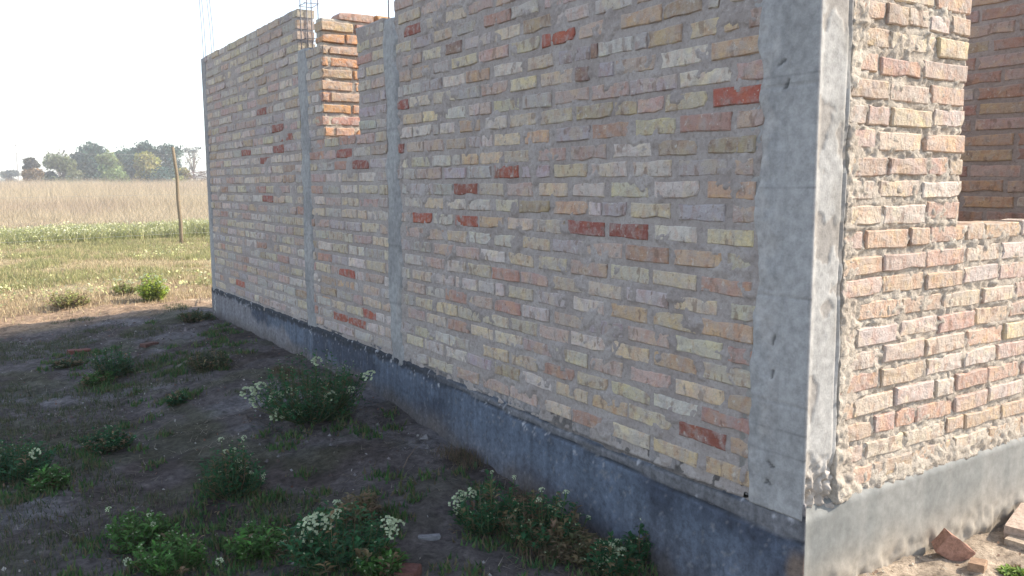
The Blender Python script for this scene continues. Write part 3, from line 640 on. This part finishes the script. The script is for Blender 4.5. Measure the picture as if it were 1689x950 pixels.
weed('flowering_weed', 'upright weed dotted with small white flowers, left of the large bushy weed', 'weed', 385, 820, 110, 92,
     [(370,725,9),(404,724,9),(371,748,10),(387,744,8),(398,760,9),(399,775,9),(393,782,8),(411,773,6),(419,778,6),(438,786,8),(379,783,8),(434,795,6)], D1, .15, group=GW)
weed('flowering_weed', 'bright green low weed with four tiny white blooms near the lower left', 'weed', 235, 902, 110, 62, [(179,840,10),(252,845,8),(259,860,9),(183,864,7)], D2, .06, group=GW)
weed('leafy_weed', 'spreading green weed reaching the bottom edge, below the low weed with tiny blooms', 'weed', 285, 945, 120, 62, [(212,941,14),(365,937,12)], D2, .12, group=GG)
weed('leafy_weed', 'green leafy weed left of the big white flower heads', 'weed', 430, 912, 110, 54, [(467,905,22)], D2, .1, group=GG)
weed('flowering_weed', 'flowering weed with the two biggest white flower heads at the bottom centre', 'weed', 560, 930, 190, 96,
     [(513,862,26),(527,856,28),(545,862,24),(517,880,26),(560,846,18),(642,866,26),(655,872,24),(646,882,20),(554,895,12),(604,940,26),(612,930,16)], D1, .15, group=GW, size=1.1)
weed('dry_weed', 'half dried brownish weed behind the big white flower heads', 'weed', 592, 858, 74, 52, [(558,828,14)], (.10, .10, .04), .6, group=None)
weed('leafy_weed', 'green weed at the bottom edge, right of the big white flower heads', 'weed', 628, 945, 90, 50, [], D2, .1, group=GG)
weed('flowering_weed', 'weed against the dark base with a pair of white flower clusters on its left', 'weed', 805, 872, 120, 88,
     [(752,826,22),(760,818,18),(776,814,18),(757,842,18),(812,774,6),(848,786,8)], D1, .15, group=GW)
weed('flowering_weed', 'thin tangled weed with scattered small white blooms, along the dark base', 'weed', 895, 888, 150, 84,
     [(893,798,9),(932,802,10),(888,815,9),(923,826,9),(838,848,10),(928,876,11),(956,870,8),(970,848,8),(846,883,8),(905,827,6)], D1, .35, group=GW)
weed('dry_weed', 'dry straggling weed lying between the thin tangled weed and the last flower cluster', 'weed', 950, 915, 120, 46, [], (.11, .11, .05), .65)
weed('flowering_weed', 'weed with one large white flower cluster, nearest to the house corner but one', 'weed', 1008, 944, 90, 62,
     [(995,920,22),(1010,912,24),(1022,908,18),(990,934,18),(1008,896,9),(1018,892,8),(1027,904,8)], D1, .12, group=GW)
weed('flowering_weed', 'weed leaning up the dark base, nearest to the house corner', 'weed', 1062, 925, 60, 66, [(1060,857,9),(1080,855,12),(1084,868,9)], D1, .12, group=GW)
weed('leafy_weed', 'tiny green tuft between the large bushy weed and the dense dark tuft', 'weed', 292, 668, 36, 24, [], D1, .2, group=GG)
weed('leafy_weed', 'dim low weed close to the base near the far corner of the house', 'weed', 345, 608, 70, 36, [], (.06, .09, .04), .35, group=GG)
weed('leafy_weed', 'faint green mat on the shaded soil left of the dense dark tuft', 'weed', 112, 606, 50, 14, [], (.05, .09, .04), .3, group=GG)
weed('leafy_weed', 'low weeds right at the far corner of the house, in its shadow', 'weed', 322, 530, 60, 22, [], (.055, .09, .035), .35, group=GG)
weed('flowering_weed', 'bright yellow green flowering weed in the sun beyond the shadow edge', 'weed', 253, 497, 52, 46,
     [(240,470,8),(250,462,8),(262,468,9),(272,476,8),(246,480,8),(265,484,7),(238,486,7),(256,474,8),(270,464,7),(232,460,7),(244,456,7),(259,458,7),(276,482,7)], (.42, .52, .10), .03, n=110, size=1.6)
weed('grass_tuft', 'loose yellowish grass tuft in the sun beyond the shadow edge', 'grass tuft', 112, 508, 76, 26, [], (.40, .40, .15), .4, n=90, size=1.3)
weed('flowering_weed', 'sparse sunlit weed with pale flowers left of the bright yellow green weed', 'weed', 208, 486, 50, 22, [(190,462,6),(200,463,6),(214,466,6),(222,468,5)], (.30, .34, .10), .3, n=60, size=1.3)
weed('grass_tuft', 'bright green tuft in the sand at the lower right corner', 'grass tuft', 1678, 948, 44, 22, [], (.22, .34, .06), .1, n=40)

# ------------------------------------------------------------------ rubble, sticks
def lump(name, label, cat, px, py, dims, rz, col, tilt=(0, 0), sink=.3, seed=0, wedge=False):
    x, y, z = at(px, py); rs = np.random.RandomState(seed); v, f = brick_shape(seed); v = np.array(v); v[:, 1] -= .5
    n = 10; v[:n, 1] -= .0; v[20:30, 0] *= .94; v[20:30, 2] *= .84
    if wedge: k = (v[:, 0] + .5); v[:, 2] = (v[:, 2] + .5)*(1.0 - .8*k) - .5; v[:, 1] *= (1 - .5*k)
    v = v + rs.uniform(-.035, .035, v.shape)
    me = mesh(name, v, f, MRUBBLE, False, np.tile(np.array([col]), (len(v), 1)))
    o = obj(name, me, None, (x, y, z + dims[2]*(.5 - sink))); o.scale = dims; o.rotation_euler = (tilt[0], tilt[1], rz); tag(o, label, cat); return o
lump('broken_brick', 'red half brick half sunk in the shaded soil at the left', 'brick', 130, 582, (.16, .10, .06), .1, (.19, .075, .06), sink=.5, seed=3)
lump('broken_brick', 'dull red brick piece in the shaded soil beside the dense dark tuft', 'brick', 246, 570, (.12, .08, .05), .5, (.14, .075, .062), sink=.6, seed=4)
lump('broken_brick', 'dark red brick end poking up at the bottom edge under the flowers', 'brick', 673, 948, (.08, .07, .05), .7, (.16, .075, .062), sink=.25, seed=5)
lump('broken_brick', 'wedge of broken brick standing in the sunny sand by the front base', 'brick', 1570, 920, (.105, .055, .075), -.55, (.36, .20, .145), (0.15, .62), sink=.05, seed=6)
lump('loose_brick', 'whole pale brick lying on the sand at the right edge', 'brick', 1700, 884, (.25, .12, .055), .25, (.52, .40, .32), (0, -.08), sink=-.25, seed=7)
lump('loose_brick', 'sandy brick under the pale brick at the right edge', 'brick', 1706, 898, (.22, .12, .055), .15, (.42, .34, .26), sink=.25, seed=12)
lump('stone', 'small brown clod in front of the brick wedge in the sand', 'stone', 1612, 942, (.055, .045, .03), .3, (.36, .24, .16), sink=.3, seed=8)
lump('stone', 'white pebble beside the pale brick at the right edge', 'stone', 1663, 874, (.018, .014, .013), .3, (.75, .73, .70), sink=.1, seed=9)
lump('mortar_lump', 'pale mortar crumb on the dark soil right of the flowers at the bottom', 'mortar lump', 708, 885, (.085, .03, .02), -.5, (.24, .24, .25), sink=.3, seed=10)
def stick(name, label, cat, p0, p1, rad, col, flat=False, lift=.008):
    a = at(*p0); b_ = at(*p1); mb = MB(); n = 6; pts = []
    ctr = Vector(((a[0]+b_[0])/2, (a[1]+b_[1])/2, (a[2]+b_[2])/2))
    for i in range(n):
        k = i/(n-1); x = a[0]*(1-k)+b_[0]*k; y = a[1]*(1-k)+b_[1]*k
        pts.append(Vector((x + random.uniform(-.004, .004), y + random.uniform(-.004, .004), max(gz(x, y), a[2]*(1-k)+b_[2]*k) + lift)) - ctr)
    if flat:
        d = (pts[-1]-pts[0]).normalized(); s = d.cross(Vector((0, 0, 1))).normalized()*rad; u = Vector((0, 0, rad*.35)); v = []
        for p_ in (pts[0], pts[0].lerp(pts[-1], .96) + s*.3, pts[-1]): v += [p_-s-u, p_+s-u, p_+s+u, p_-s+u]
        f = [(0, 1, 2, 3)[::-1], (8, 9, 10, 11)] + [(i*4+j, i*4+(j+1) % 4, (i+1)*4+(j+1) % 4, (i+1)*4+j) for i in range(2) for j in range(4)]
        o = obj(name, mesh(name, [tuple(q) for q in v], f, MWOOD, False, np.tile(np.array([col]), (len(v), 1))))
    else:
        mb.tube(pts, [rad*(1-.5*i/n) for i in range(n)], 5, col); o = mb.build(name, MWOOD)
    o.location = ctr; tag(o, label, cat); return o
stick('wood_scrap', 'pale flat wood scrap lying on the shaded soil near the house', 'wood scrap', (282, 612), (319, 590), .014, (.26, .23, .20), True)
stick('dry_stick', 'long thin dry stick left of the big white flower heads', 'stick', (432, 872), (500, 852), .0035, (.20, .18, .15))
stick('dry_stick', 'thin pale twig between the dense dark tuft and the wood scrap', 'stick', (222, 618), (256, 610), .003, (.28, .24, .18))
stick('dry_stick', 'short twig on the soil under the dense dark tuft', 'stick', (190, 640), (234, 641), .003, (.24, .21, .17))
stick('dry_stick', 'bent twig at the foot of the dark base right of the large bushy weed', 'stick', (664, 772), (688, 742), .003, (.22, .17, .13), lift=.02)
stick('dry_stick', 'short dark stalk standing at the shadow edge by the far corner', 'stick', (330, 503), (332, 494), .006, (.14, .09, .06), lift=.03)

# ------------------------------------------------------------------ what nobody could count
def blades(name, P, nb, hgt, wid, cols, spread, mat=MVEG, lie=0.0, hvar=.5):
    """nb thin triangles at every point of P (n x 3)"""
    n = len(P); tot = n*nb; B = np.repeat(P, nb, 0).astype(float); t = RS.uniform(0, 2*np.pi, tot); hh = (np.repeat(hgt, nb) if np.ndim(hgt) else hgt)*RS.uniform(1-hvar, 1+hvar*.5, tot)
    B[:, 0] += RS.normal(0, spread, tot); B[:, 1] += RS.normal(0, spread, tot)
    ln = RS.uniform(.1, .6, tot) if lie == 0 else RS.uniform(1.2, 1.5, tot)
    tip = B + np.stack([np.cos(t)*np.sin(ln)*hh, np.sin(t)*np.sin(ln)*hh, np.cos(ln)*hh], 1)
    a = RS.uniform(0, 2*np.pi, tot); w = wid*RS.uniform(.6, 1.4, tot); s = np.stack([np.cos(a)*w, np.sin(a)*w, w*0], 1)*.5
    if lie: s = np.stack([-np.sin(t)*w, np.cos(t)*w, w*0], 1)*.5; B[:, 2] += .004
    V = np.stack([B - s, B + s, tip + s*.3], 1).reshape(-1, 3); F = np.arange(tot*3).reshape(-1, 3)
    ci = RS.randint(0, len(cols), tot); C = np.array(cols)[ci]*RS.uniform(.75, 1.25, (tot, 1)); C = np.repeat(C, 3, 0)
    o = obj(name, mesh(name, V, F, mat, False, C)); return o
def flecks(name, P, size, cols):
    n = len(P); a = RS.uniform(0, 2*np.pi, n); s = size*RS.uniform(.6, 1.4, n); X = np.stack([np.cos(a), np.sin(a), RS.uniform(-.5, .5, n)], 1)*s[:, None]; Y = np.stack([-np.sin(a)*.5, np.cos(a)*.5, RS.uniform(.3, 1, n)], 1)*s[:, None]
    V = np.stack([P - X, P - Y, P + X, P + Y], 1).reshape(-1, 3); F = np.arange(n*4).reshape(-1, 4); C = np.repeat(np.array(cols)[RS.randint(0, len(cols), n)]*RS.uniform(.8, 1.1, (n, 1)), 4, 0)
    return obj(name, mesh(name, V, F, MVEG, False, C))
def scatter(n, x0, x1, y0, y1): x = RS.uniform(x0, x1, n); y = RS.uniform(y0, y1, n); return x, y
def wedge(n, y0, y1, t0=-.16, t1=.30, pw=1.0):      # the field as it opens out beyond the house
    y = y0 + (y1-y0)*RS.uniform(0, 1, n)**pw; t = RS.uniform(t0, t1, n); return CAMP[0] + (y - CAMP[1])*t, y
x, y = scatter(9000, -3.0, -.03, -.6, 8.0); k = N4.fbm(x, y, 1.7, 3) > -.05; x, y = x[k], y[k]
o = blades('straw_litter', np.stack([x, y, ground_z(x, y)], 1), 3, .065, .0026, [(.23, .20, .15), (.15, .12, .09), (.30, .27, .22), (.10, .08, .06)], .02, lie=1); tag(o, 'dry straw scattered over the shaded soil', 'straw', kind='stuff')
x, y = scatter(16000, -3.2, -.03, -.4, 8.2); k = (N1.fbm(x, y, 1.1, 3) + .10*ss(2, 6, y) > .13) & ((x < -.25) | (y > 4.5)); x, y = x[k], y[k]
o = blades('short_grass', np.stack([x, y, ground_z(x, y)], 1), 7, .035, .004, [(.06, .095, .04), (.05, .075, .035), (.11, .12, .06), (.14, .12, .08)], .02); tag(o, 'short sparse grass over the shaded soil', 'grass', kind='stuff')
x, y = scatter(5000, -.35, -.02, .6, 4.2); k = N2.fbm(x, y, 2.2, 3) > .12; x, y = x[k], y[k]
o = blades('dead_weeds', np.stack([x, y, ground_z(x, y)], 1), 4, .06, .003, [(.13, .09, .06), (.17, .12, .08), (.10, .10, .05)], .02); tag(o, 'dead brown weeds along the foot of the wall', 'dead weeds', kind='stuff')
x, y = scatter(5000, -3.0, -.03, -.6, 7.6); k = N3.fbm(x, y, 1.9, 3) > .02; x, y = x[k], y[k]
V_ = []; F_ = []; C_l = []
for a_, b_ in list(zip(x, y))[:1900]:
    n_ = len(V_); s_ = random.uniform(.004, .016)*(1 if random.random() < .93 else 2); zz = gz(a_, b_); kk = random.uniform(.6, 1.4); cc_ = random.choice([(.12, .10, .095), (.15, .13, .13), (.10, .075, .065), (.19, .18, .18)])
    for dx, dy, dz in ((-1, 0, 0), (0, -1, 0), (1, 0, 0), (0, 1, 0), (0, 0, .8)): V_.append((a_ + s_*(dx + random.uniform(-.3, .3)), b_ + s_*(dy + random.uniform(-.3, .3)), zz - .002 + s_*(dz + random.uniform(-.1, .2))))
    F_ += [(n_, n_+1, n_+4), (n_+1, n_+2, n_+4), (n_+2, n_+3, n_+4), (n_+3, n_, n_+4)]; C_l += [tuple(q*kk for q in cc_)]*5
o = obj('soil_clods', mesh('soil_clods', V_, F_, MRUBBLE, False, np.array(C_l))); tag(o, 'small clods and crumbs of soil near the house', 'clods', kind='stuff')
x, y = scatter(1100, -3, -.05, -.6, 7.5); o = flecks('pale_chips', np.stack([x, y, ground_z(x, y) + .004], 1), .0065, [(.35, .34, .33), (.30, .27, .22), (.24, .12, .09), (.42, .40, .37)]); tag(o, 'small pale chips on the soil', 'chips', kind='stuff')
cx_ = []
for (px, py, r_, n_) in ((235,905,.16,9),(300,940,.20,10),(430,915,.18,9),(500,935,.2,10),(560,930,.22,8),(600,850,.14,6),(385,822,.16,8),(180,745,.14,6),(60,800,.2,9),(20,790,.2,8),(185,628,.16,6),
                         (500,700,.22,10),(590,690,.16,5),(820,885,.14,7),(900,905,.16,8),(980,935,.14,7),(1050,940,.1,5),(320,600,.25,10),(350,560,.3,12),(700,790,.14,3),(340,520,.25,9),(290,665,.12,4),(130,600,.2,6)):
    x0, y0, z0 = at(px, py)
    for q in range(n_*2): cx_.append((x0 + RS.normal(0, r_), y0 + RS.normal(0, r_)))
cx_ = np.array([c for c in cx_ if c[0] < -.04]); x = np.repeat(cx_[:, 0], 26) + RS.normal(0, .028, len(cx_)*26); y = np.repeat(cx_[:, 1], 26) + RS.normal(0, .028, len(cx_)*26); k = x < -.03; x, y = x[k], y[k]
o = blades('creeping_weeds', np.stack([x, y, ground_z(x, y)], 1), 2, .034, .011, [(.06, .15, .04), (.09, .17, .05), (.04, .11, .04), (.17, .14, .08), (.12, .15, .06)], .008); tag(o, 'small sprawling seedlings between the bigger weeds in the shade', 'seedlings', kind='stuff')
def clumps(n, y0, y1, per, rad, pw=1.0, keep=None):
    cx_, cy_ = wedge(n, y0, y1, pw=pw)
    if keep is not None: k = keep(cx_, cy_); cx_, cy_ = cx_[k], cy_[k]
    rr = rad*RS.uniform(.4, 1.5, len(cx_)); m_ = len(cx_)*per; hq = np.repeat(RS.uniform(.45, 1.35, len(cx_)), per)
    x = np.repeat(cx_, per) + RS.normal(0, 1, m_)*np.repeat(rr, per); y = np.repeat(cy_, per) + RS.normal(0, 1, m_)*np.repeat(rr, per)
    return x, y, hq
yard = lambda x, y: (N2.fbm(x, y, .6, 3) + .25*ss(8.6, 12, y)) > .02
x, y, hq = clumps(1050, 8.9, 22.5, 24, .17, 1.1, yard); k = y > 8.4; x, y, hq = x[k], y[k], hq[k]
o = blades('meadow_weeds', np.stack([x, y, ground_z(x, y)], 1), 6, .085*hq, .012, [(.32, .32, .13), (.38, .36, .16), (.45, .40, .20), (.26, .28, .12)], .03); tag(o, 'low green weeds in patches over the sunny yard', 'weeds', kind='stuff')
x, y, hq = clumps(1500, 8.5, 24, 16, .25, 1.1); o = blades('yard_straw', np.stack([x, y, ground_z(x, y)], 1), 5, .06*hq, .009, [(.52, .42, .26), (.46, .36, .22), (.58, .48, .30), (.40, .30, .18)], .05, lie=0); tag(o, 'dry straw coloured stubble between the weeds of the yard', 'stubble', kind='stuff')
x, y, hq = clumps(330, 9.2, 22.5, 26, .20, 1.0, lambda a, b: N3.fbm(a, b, .5, 2) > -.05); o = flecks('meadow_flowers', np.stack([x, y, ground_z(x, y) + RS.uniform(.04, .13, len(x))*hq], 1), .017, [(.58, .58, .28), (.54, .55, .24), (.62, .60, .36)]); tag(o, 'pale yellow flowers in patches among the low weeds of the yard', 'flowers', kind='stuff')
band = lambda x, y: np.abs(y - 21.8 - 1.0*N1.fbm(x, y, .3, 2) + .16*x) < 1.5
x, y, hq = clumps(1500, 18.0, 25.8, 30, .16, 1.0, band); hs = .27*hq*(1 + .04*np.clip(x, -2, 4))
o = blades('mustard_strip', np.stack([x, y, ground_z(x, y)], 1), 8, hs, .016, [(.33, .35, .13), (.40, .40, .17), (.26, .29, .11), (.48, .44, .24)], .05); tag(o, 'band of green flowering weeds in front of the dry grass', 'weeds', kind='stuff')
pp = np.stack([x, y, ground_z(x, y) + hs*.95], 1); pp += RS.normal(0, .05, pp.shape)*np.array([1, 1, .6]); pp = pp[RS.rand(len(pp)) < .55]; o = flecks('mustard_flowers', pp, .021, [(.66, .66, .36), (.62, .64, .30), (.72, .70, .48)]); tag(o, 'pale yellow blooms on the band of flowering weeds', 'flowers', kind='stuff')
x, y = wedge(17000, 23.2, 125, pw=1.55); hs = (.16 + .75*ss(23.5, 42, y))*(1 + .55*N2.fbm(x, y, .22, 3)) + .25*ss(40, 60, y)
tone = N4.fbm(x, y, .16, 3) + RS.normal(0, .08, len(x))
DG = [[(.55, .455, .31), (.59, .49, .34), (.50, .41, .28)], [(.49, .385, .275), (.44, .35, .25), (.53, .42, .30)]]
for q_, (nm, lb) in enumerate((('dry_grass', 'tall dry straw coloured grass filling the field'), ('withered_herbs', 'reddish brown withered herbs standing in patches in the dry grass'))):
    k = (tone > .05) == bool(q_)
    o = blades(nm, np.stack([x[k], y[k], ground_z(x[k], y[k])], 1), 20, hs[k]*(1.0 + .08*q_), .024, DG[q_], .30, hvar=.6); tag(o, lb, 'dry grass', kind='stuff')
x, y = scatter(900, .1, 2.6, -1.3, -.02); o = flecks('sand_grit', np.stack([x, y, ground_z(x, y) + .004], 1), .006, [(.55, .45, .36), (.40, .28, .2), (.62, .58, .5)]); tag(o, 'grit on the building sand', 'grit', kind='stuff')

# ------------------------------------------------------------------ fence on the field edge
FX, FY, FZ = at(299, 402)
fr = empty('wire_fence', (FX, FY, FZ)); tag(fr, 'chain link fence on crooked wooden posts in front of the dry grass', 'fence')
def fpost(dx, dy, lean=0.0, h=2.12):
    mb = MB(); pts = [(dx, dy, -.3), (dx + .01, dy, .5), (dx - .01 + lean*.4, dy, 1.0), (dx + .0 + lean*.6, dy, 1.5), (dx - .05 + lean, dy, h)]
    mb.tube(pts, [.042, .040, .038, .035, .032], 8, (.23, .18, .12)); mb.build('fence_post', MWOOD, fr, True)
fpost(0, 0, -.02)
for k in (-2, -1, 1, 2): fpost(k*4.9, k*.9, random.uniform(-.08, .08), 2.05)
for h in (.25, 1.1, 1.95):
    mb = MB(); mb.tube([(k*4.9, k*.9, h - (.04 if k % 2 else 0)) for k in (-2, -1, 0, 1, 2)], .0028, 4, (.30, .30, .30)); mb.build('strand_wire', MSTEEL, fr)
v = []; f = []
for sgn in (-1, 1):
    k = -9.8
    while k < 9.8:
        a = k; b_ = k + sgn*1.6
        if -9.8 <= b_ <= 9.8:
            n = len(v); w = .0012; v += [(a, a*.184, .27), (a + w*2, a*.184, .27), (b_ + w*2, b_*.184, 1.93), (b_, b_*.184, 1.93), (a, a*.184 + .003, .27), (b_, b_*.184 + .003, 1.93)]; f += [(n, n+1, n+2, n+3), (n, n+4, n+5, n+3)]
        k += .11
o = obj('chain_link', mesh('chain_link', v, f, MSTEEL, False, np.tile(np.array([[.32, .33, .34]]), (len(v), 1))), fr); tag(o, kind='stuff')

# ------------------------------------------------------------------ trees and far things
def far_point(px, dist):
    X, Y, Z = ray(px, 305); s = dist/math.hypot(X, Y); x, y = CAMP[0] + X*s, CAMP[1] + Y*s; return x, y, gz(x, y)
def tree(name, label, cat, px, top, wpx, dist, col, lobes=7, dens=1.0, low=.05, bare=False, group=None, lsize=.2, ragged=.3):
    x, y, z = far_point(px, dist); e = empty(name, (x, y, z)); tag(e, label, cat, group); k = dist/FPX*1.0
    H = (308 - top)*k + 1.25 - z; Rw = wpx*k/2*(1.0 if bare else 1.18); mb = MB(); tips = []
    bc = (.11, .09, .07) if not bare else (.26, .22, .19)
    mb.tube([(0, 0, -.2), (random.uniform(-.1, .1), 0, H*.3), (random.uniform(-.3, .3), random.uniform(-.3, .3), H*.72)], [H*.028, H*.020, H*.008], 7, bc)
    lobes = lobes if bare else int(lobes*1.9)
    for i in range(lobes + (10 if bare else 0)):
        t = random.uniform(0, 6.283); r = Rw*math.sqrt(random.random())*.72; h = H*(low + (1-low)*random.random()**.8)*.9
        if i == 0: r = 0; h = H*.86
        tip = Vector((r*math.cos(t), r*math.sin(t)*.8, min(h, H*(.92 - .3*(r/Rw)**2)))); tips.append(tip); s0 = Vector((0, 0, min(h*.6, H*.35)))
        mb.tube([s0, (s0 + tip)/2 + Vector((0, 0, H*.03)), tip], [H*.012, H*.007, H*.003], 4, bc)
        if bare:
            for j in range(7):
                q = tip + Vector((random.uniform(-1, 1), random.uniform(-1, 1), random.uniform(-.2, 1)))*Rw*.35; mb.tube([tip*.8 + s0*.2, tip, q], [H*.004, H*.003, H*.0015], 3, bc)
    mb.build('trunk', MWOOD, e, True)
    if bare and dens <= 0: return e
    V = []; C = []; n = int(300*dens)
    for tip in tips:
        rr = Rw*random.uniform(.34, .60); lc = np.array(col)*random.uniform(.7, 1.3)*np.array([random.uniform(.9, 1.15), 1, random.uniform(.85, 1.1)])
        d = RS.normal(0, 1, (n, 3)); d /= np.linalg.norm(d, axis=1)[:, None]; rad = rr*RS.uniform(0, 1, n)**(.45)*(1 + ragged*N4.at(d[:, 0]*2.3 + tip.x, d[:, 2]*2.3 + tip.y)*2)
        p_ = np.array(tip) + d*rad[:, None]*np.array([1, 1, .8]); p_[:, 2] = np.maximum(p_[:, 2], H*.02 + RS.uniform(0, .3, n))
        a, b2 = RS.normal(0, 1, (n, 3)), RS.normal(0, 1, (n, 3)); s = lsize*RS.uniform(.5, 1.3, (n, 1)); a *= s*.6; b2 *= s*.6
        V.append(np.stack([p_ - a, p_ - b2*.6, p_ + a, p_ + b2*.6], 1).reshape(-1, 3)); C.append(np.repeat(lc[None]*RS.uniform(.65, 1.35, (n, 1)), 4, 0))
    V = np.concatenate(V); F = np.arange(len(V)).reshape(-1, 4); obj('crown', mesh('crown', V, F, MVEG, False, np.concatenate(C)), e); return e
TG = 'trees along the far side of the field'
DK, OL, LG = (.060, .110, .085), (.33, .31, .10), (.20, .26, .11)
tree('tree', 'tall dark green tree at the left of the far grove', 'tree', 152, 247, 50, 118, DK, 13, group=TG)
tree('tree', 'dark green tree in the middle of the far grove, flat topped', 'tree', 214, 253, 54, 118, DK, 13, group=TG)
tree('tree', 'tallest dark tree of the far grove, behind the yellowish one', 'tree', 243, 243, 42, 120, DK, 11, low=.3, group=TG)
tree('tree', 'dark green tree of the far grove just left of the fence post', 'tree', 276, 241, 44, 116, DK, 13, group=TG)
tree('tree', 'yellowish olive tree in front of the tallest dark tree', 'tree', 247, 257, 40, 106, OL, 10, group=TG)
tree('tree', 'light green tree between the two dark trees of the far grove', 'tree', 182, 257, 34, 108, LG, 9, group=TG)
tree('tree', 'rounded light olive tree at the left end of the far grove', 'tree', 106, 262, 48, 112, (.17, .20, .10), 11, group=TG)
tree('bare_tree', 'leafless tree sticking up behind the rounded light olive tree', 'tree', 100, 250, 40, 130, (.2, .2, .15), 9, dens=.04, bare=True, low=.5)
tree('bare_tree', 'sparse leafless tree between the fence post and the house', 'tree', 320, 240, 38, 125, (.2, .22, .2), 9, dens=.05, bare=True, low=.4)
tree('shrub', 'low olive shrub right of the fence post', 'shrub', 305, 280, 24, 100, OL, 6, lsize=.15)
tree('shrub', 'small dark shrub at the left end of the grove', 'shrub', 84, 286, 24, 112, DK, 6, lsize=.15)
tree('shrub', 'low shrub under the middle of the far grove', 'shrub', 196, 284, 40, 104, LG, 7, lsize=.15)
tree('shrub', 'low dark shrub under the right of the far grove', 'shrub', 268, 282, 50, 105, DK, 8, lsize=.15)
tree('small_tree', 'small lone tree with a dark umbrella top left of the grove', 'tree', 54, 266, 24, 105, (.10, .10, .08), 5, low=.75, lsize=.16)
tree('shrub', 'reddish olive shrub under the small lone tree', 'shrub', 57, 283, 28, 103, (.24, .17, .09), 6, lsize=.15)
tree('shrub', 'faint grey green shrub at the far left of the horizon', 'shrub', 20, 283, 22, 160, (.16, .18, .16), 5, lsize=.25)
hx, hy, hz = far_point(336, 100); e = empty('brush_heap', (hx, hy, hz)); tag(e, 'dark heap of cut brushwood beside the house at the field edge', 'brushwood')
mb = MB()
for i in range(420):
    t = random.uniform(0, 3.1416); r = random.uniform(.2, 1.0); c_ = Vector((random.uniform(-1.6, 2.0), random.uniform(-1, 1), random.uniform(.1, 2.3)*(1-.1*abs(random.uniform(-1, 1))))); d = Vector((math.cos(t), random.uniform(-.4, .4), random.uniform(-.35, .35)))*r
    mb.tube([c_-d, c_+d], .022, 3, jit((.17, .12, .10), .4))
mb.build('branches', MWOOD, e)
px_, py_, pz_ = far_point(31, 190); e = empty('utility_pole', (px_, py_, pz_)); tag(e, 'thin grey utility pole on the horizon left of the small lone tree', 'utility pole')
mb = MB(); mb.tube([(0, 0, -.3), (0, 0, 9.2)], [.14, .09], 8, (.35, .33, .32)); mb.build('pole', MWOOD, e); mb = MB(); mb.box((-.9, -.06, 8.5), (.9, .06, 8.64), (.3, .28, .26)); mb.build('crossarm', MWOOD, e)
V = []; C = []
for i in range(60):
    x, y, z = far_point(-260 + i*11.5, 330 + random.uniform(-20, 20)); n = 260; d = RS.normal(0, 1, (n, 3)); d /= np.linalg.norm(d, axis=1)[:, None]
    p_ = np.array([x, y, z + 1.2]) + d*np.array([3.0, 3, random.uniform(1.5, 2.9)])*RS.uniform(.3, 1, (n, 1)); a, b2 = RS.normal(0, .42, (n, 3)), RS.normal(0, .42, (n, 3))
    V.append(np.stack([p_ - a, p_ - b2*.6, p_ + a, p_ + b2*.6], 1).reshape(-1, 3)); C.append(np.repeat(np.array([[.09, .12, .08]])*RS.uniform(.7, 1.3, (n, 1)), 4, 0))
V = np.concatenate(V); o = obj('far_wood', mesh('far_wood', V, np.arange(len(V)).reshape(-1, 4), MVEG, False, np.concatenate(C))); tag(o, 'far strip of woodland along the horizon', 'woodland', kind='stuff')

# ------------------------------------------------------------------ air
HAZE = 0.0020
if HAZE:
    mb = MB(); mb.box((-320, -60, -3.5), (320, 420, 14), (1, 1, 1))
    m = bpy.data.materials.new('haze_air'); m.use_nodes = True; t = m.node_tree; t.nodes.remove(t.nodes['Principled BSDF'])
    pv = t.nodes.new('ShaderNodeVolumePrincipled'); pv.inputs['Color'].default_value = (.92, .95, 1, 1); pv.inputs['Density'].default_value = HAZE; pv.inputs['Anisotropy'].default_value = .3
    t.links.new(pv.outputs[0], t.nodes['Material Output'].inputs['Volume']); h = mb.build('haze', m); tag(h, kind='stuff')
    SC.cycles.volume_bounces = 1
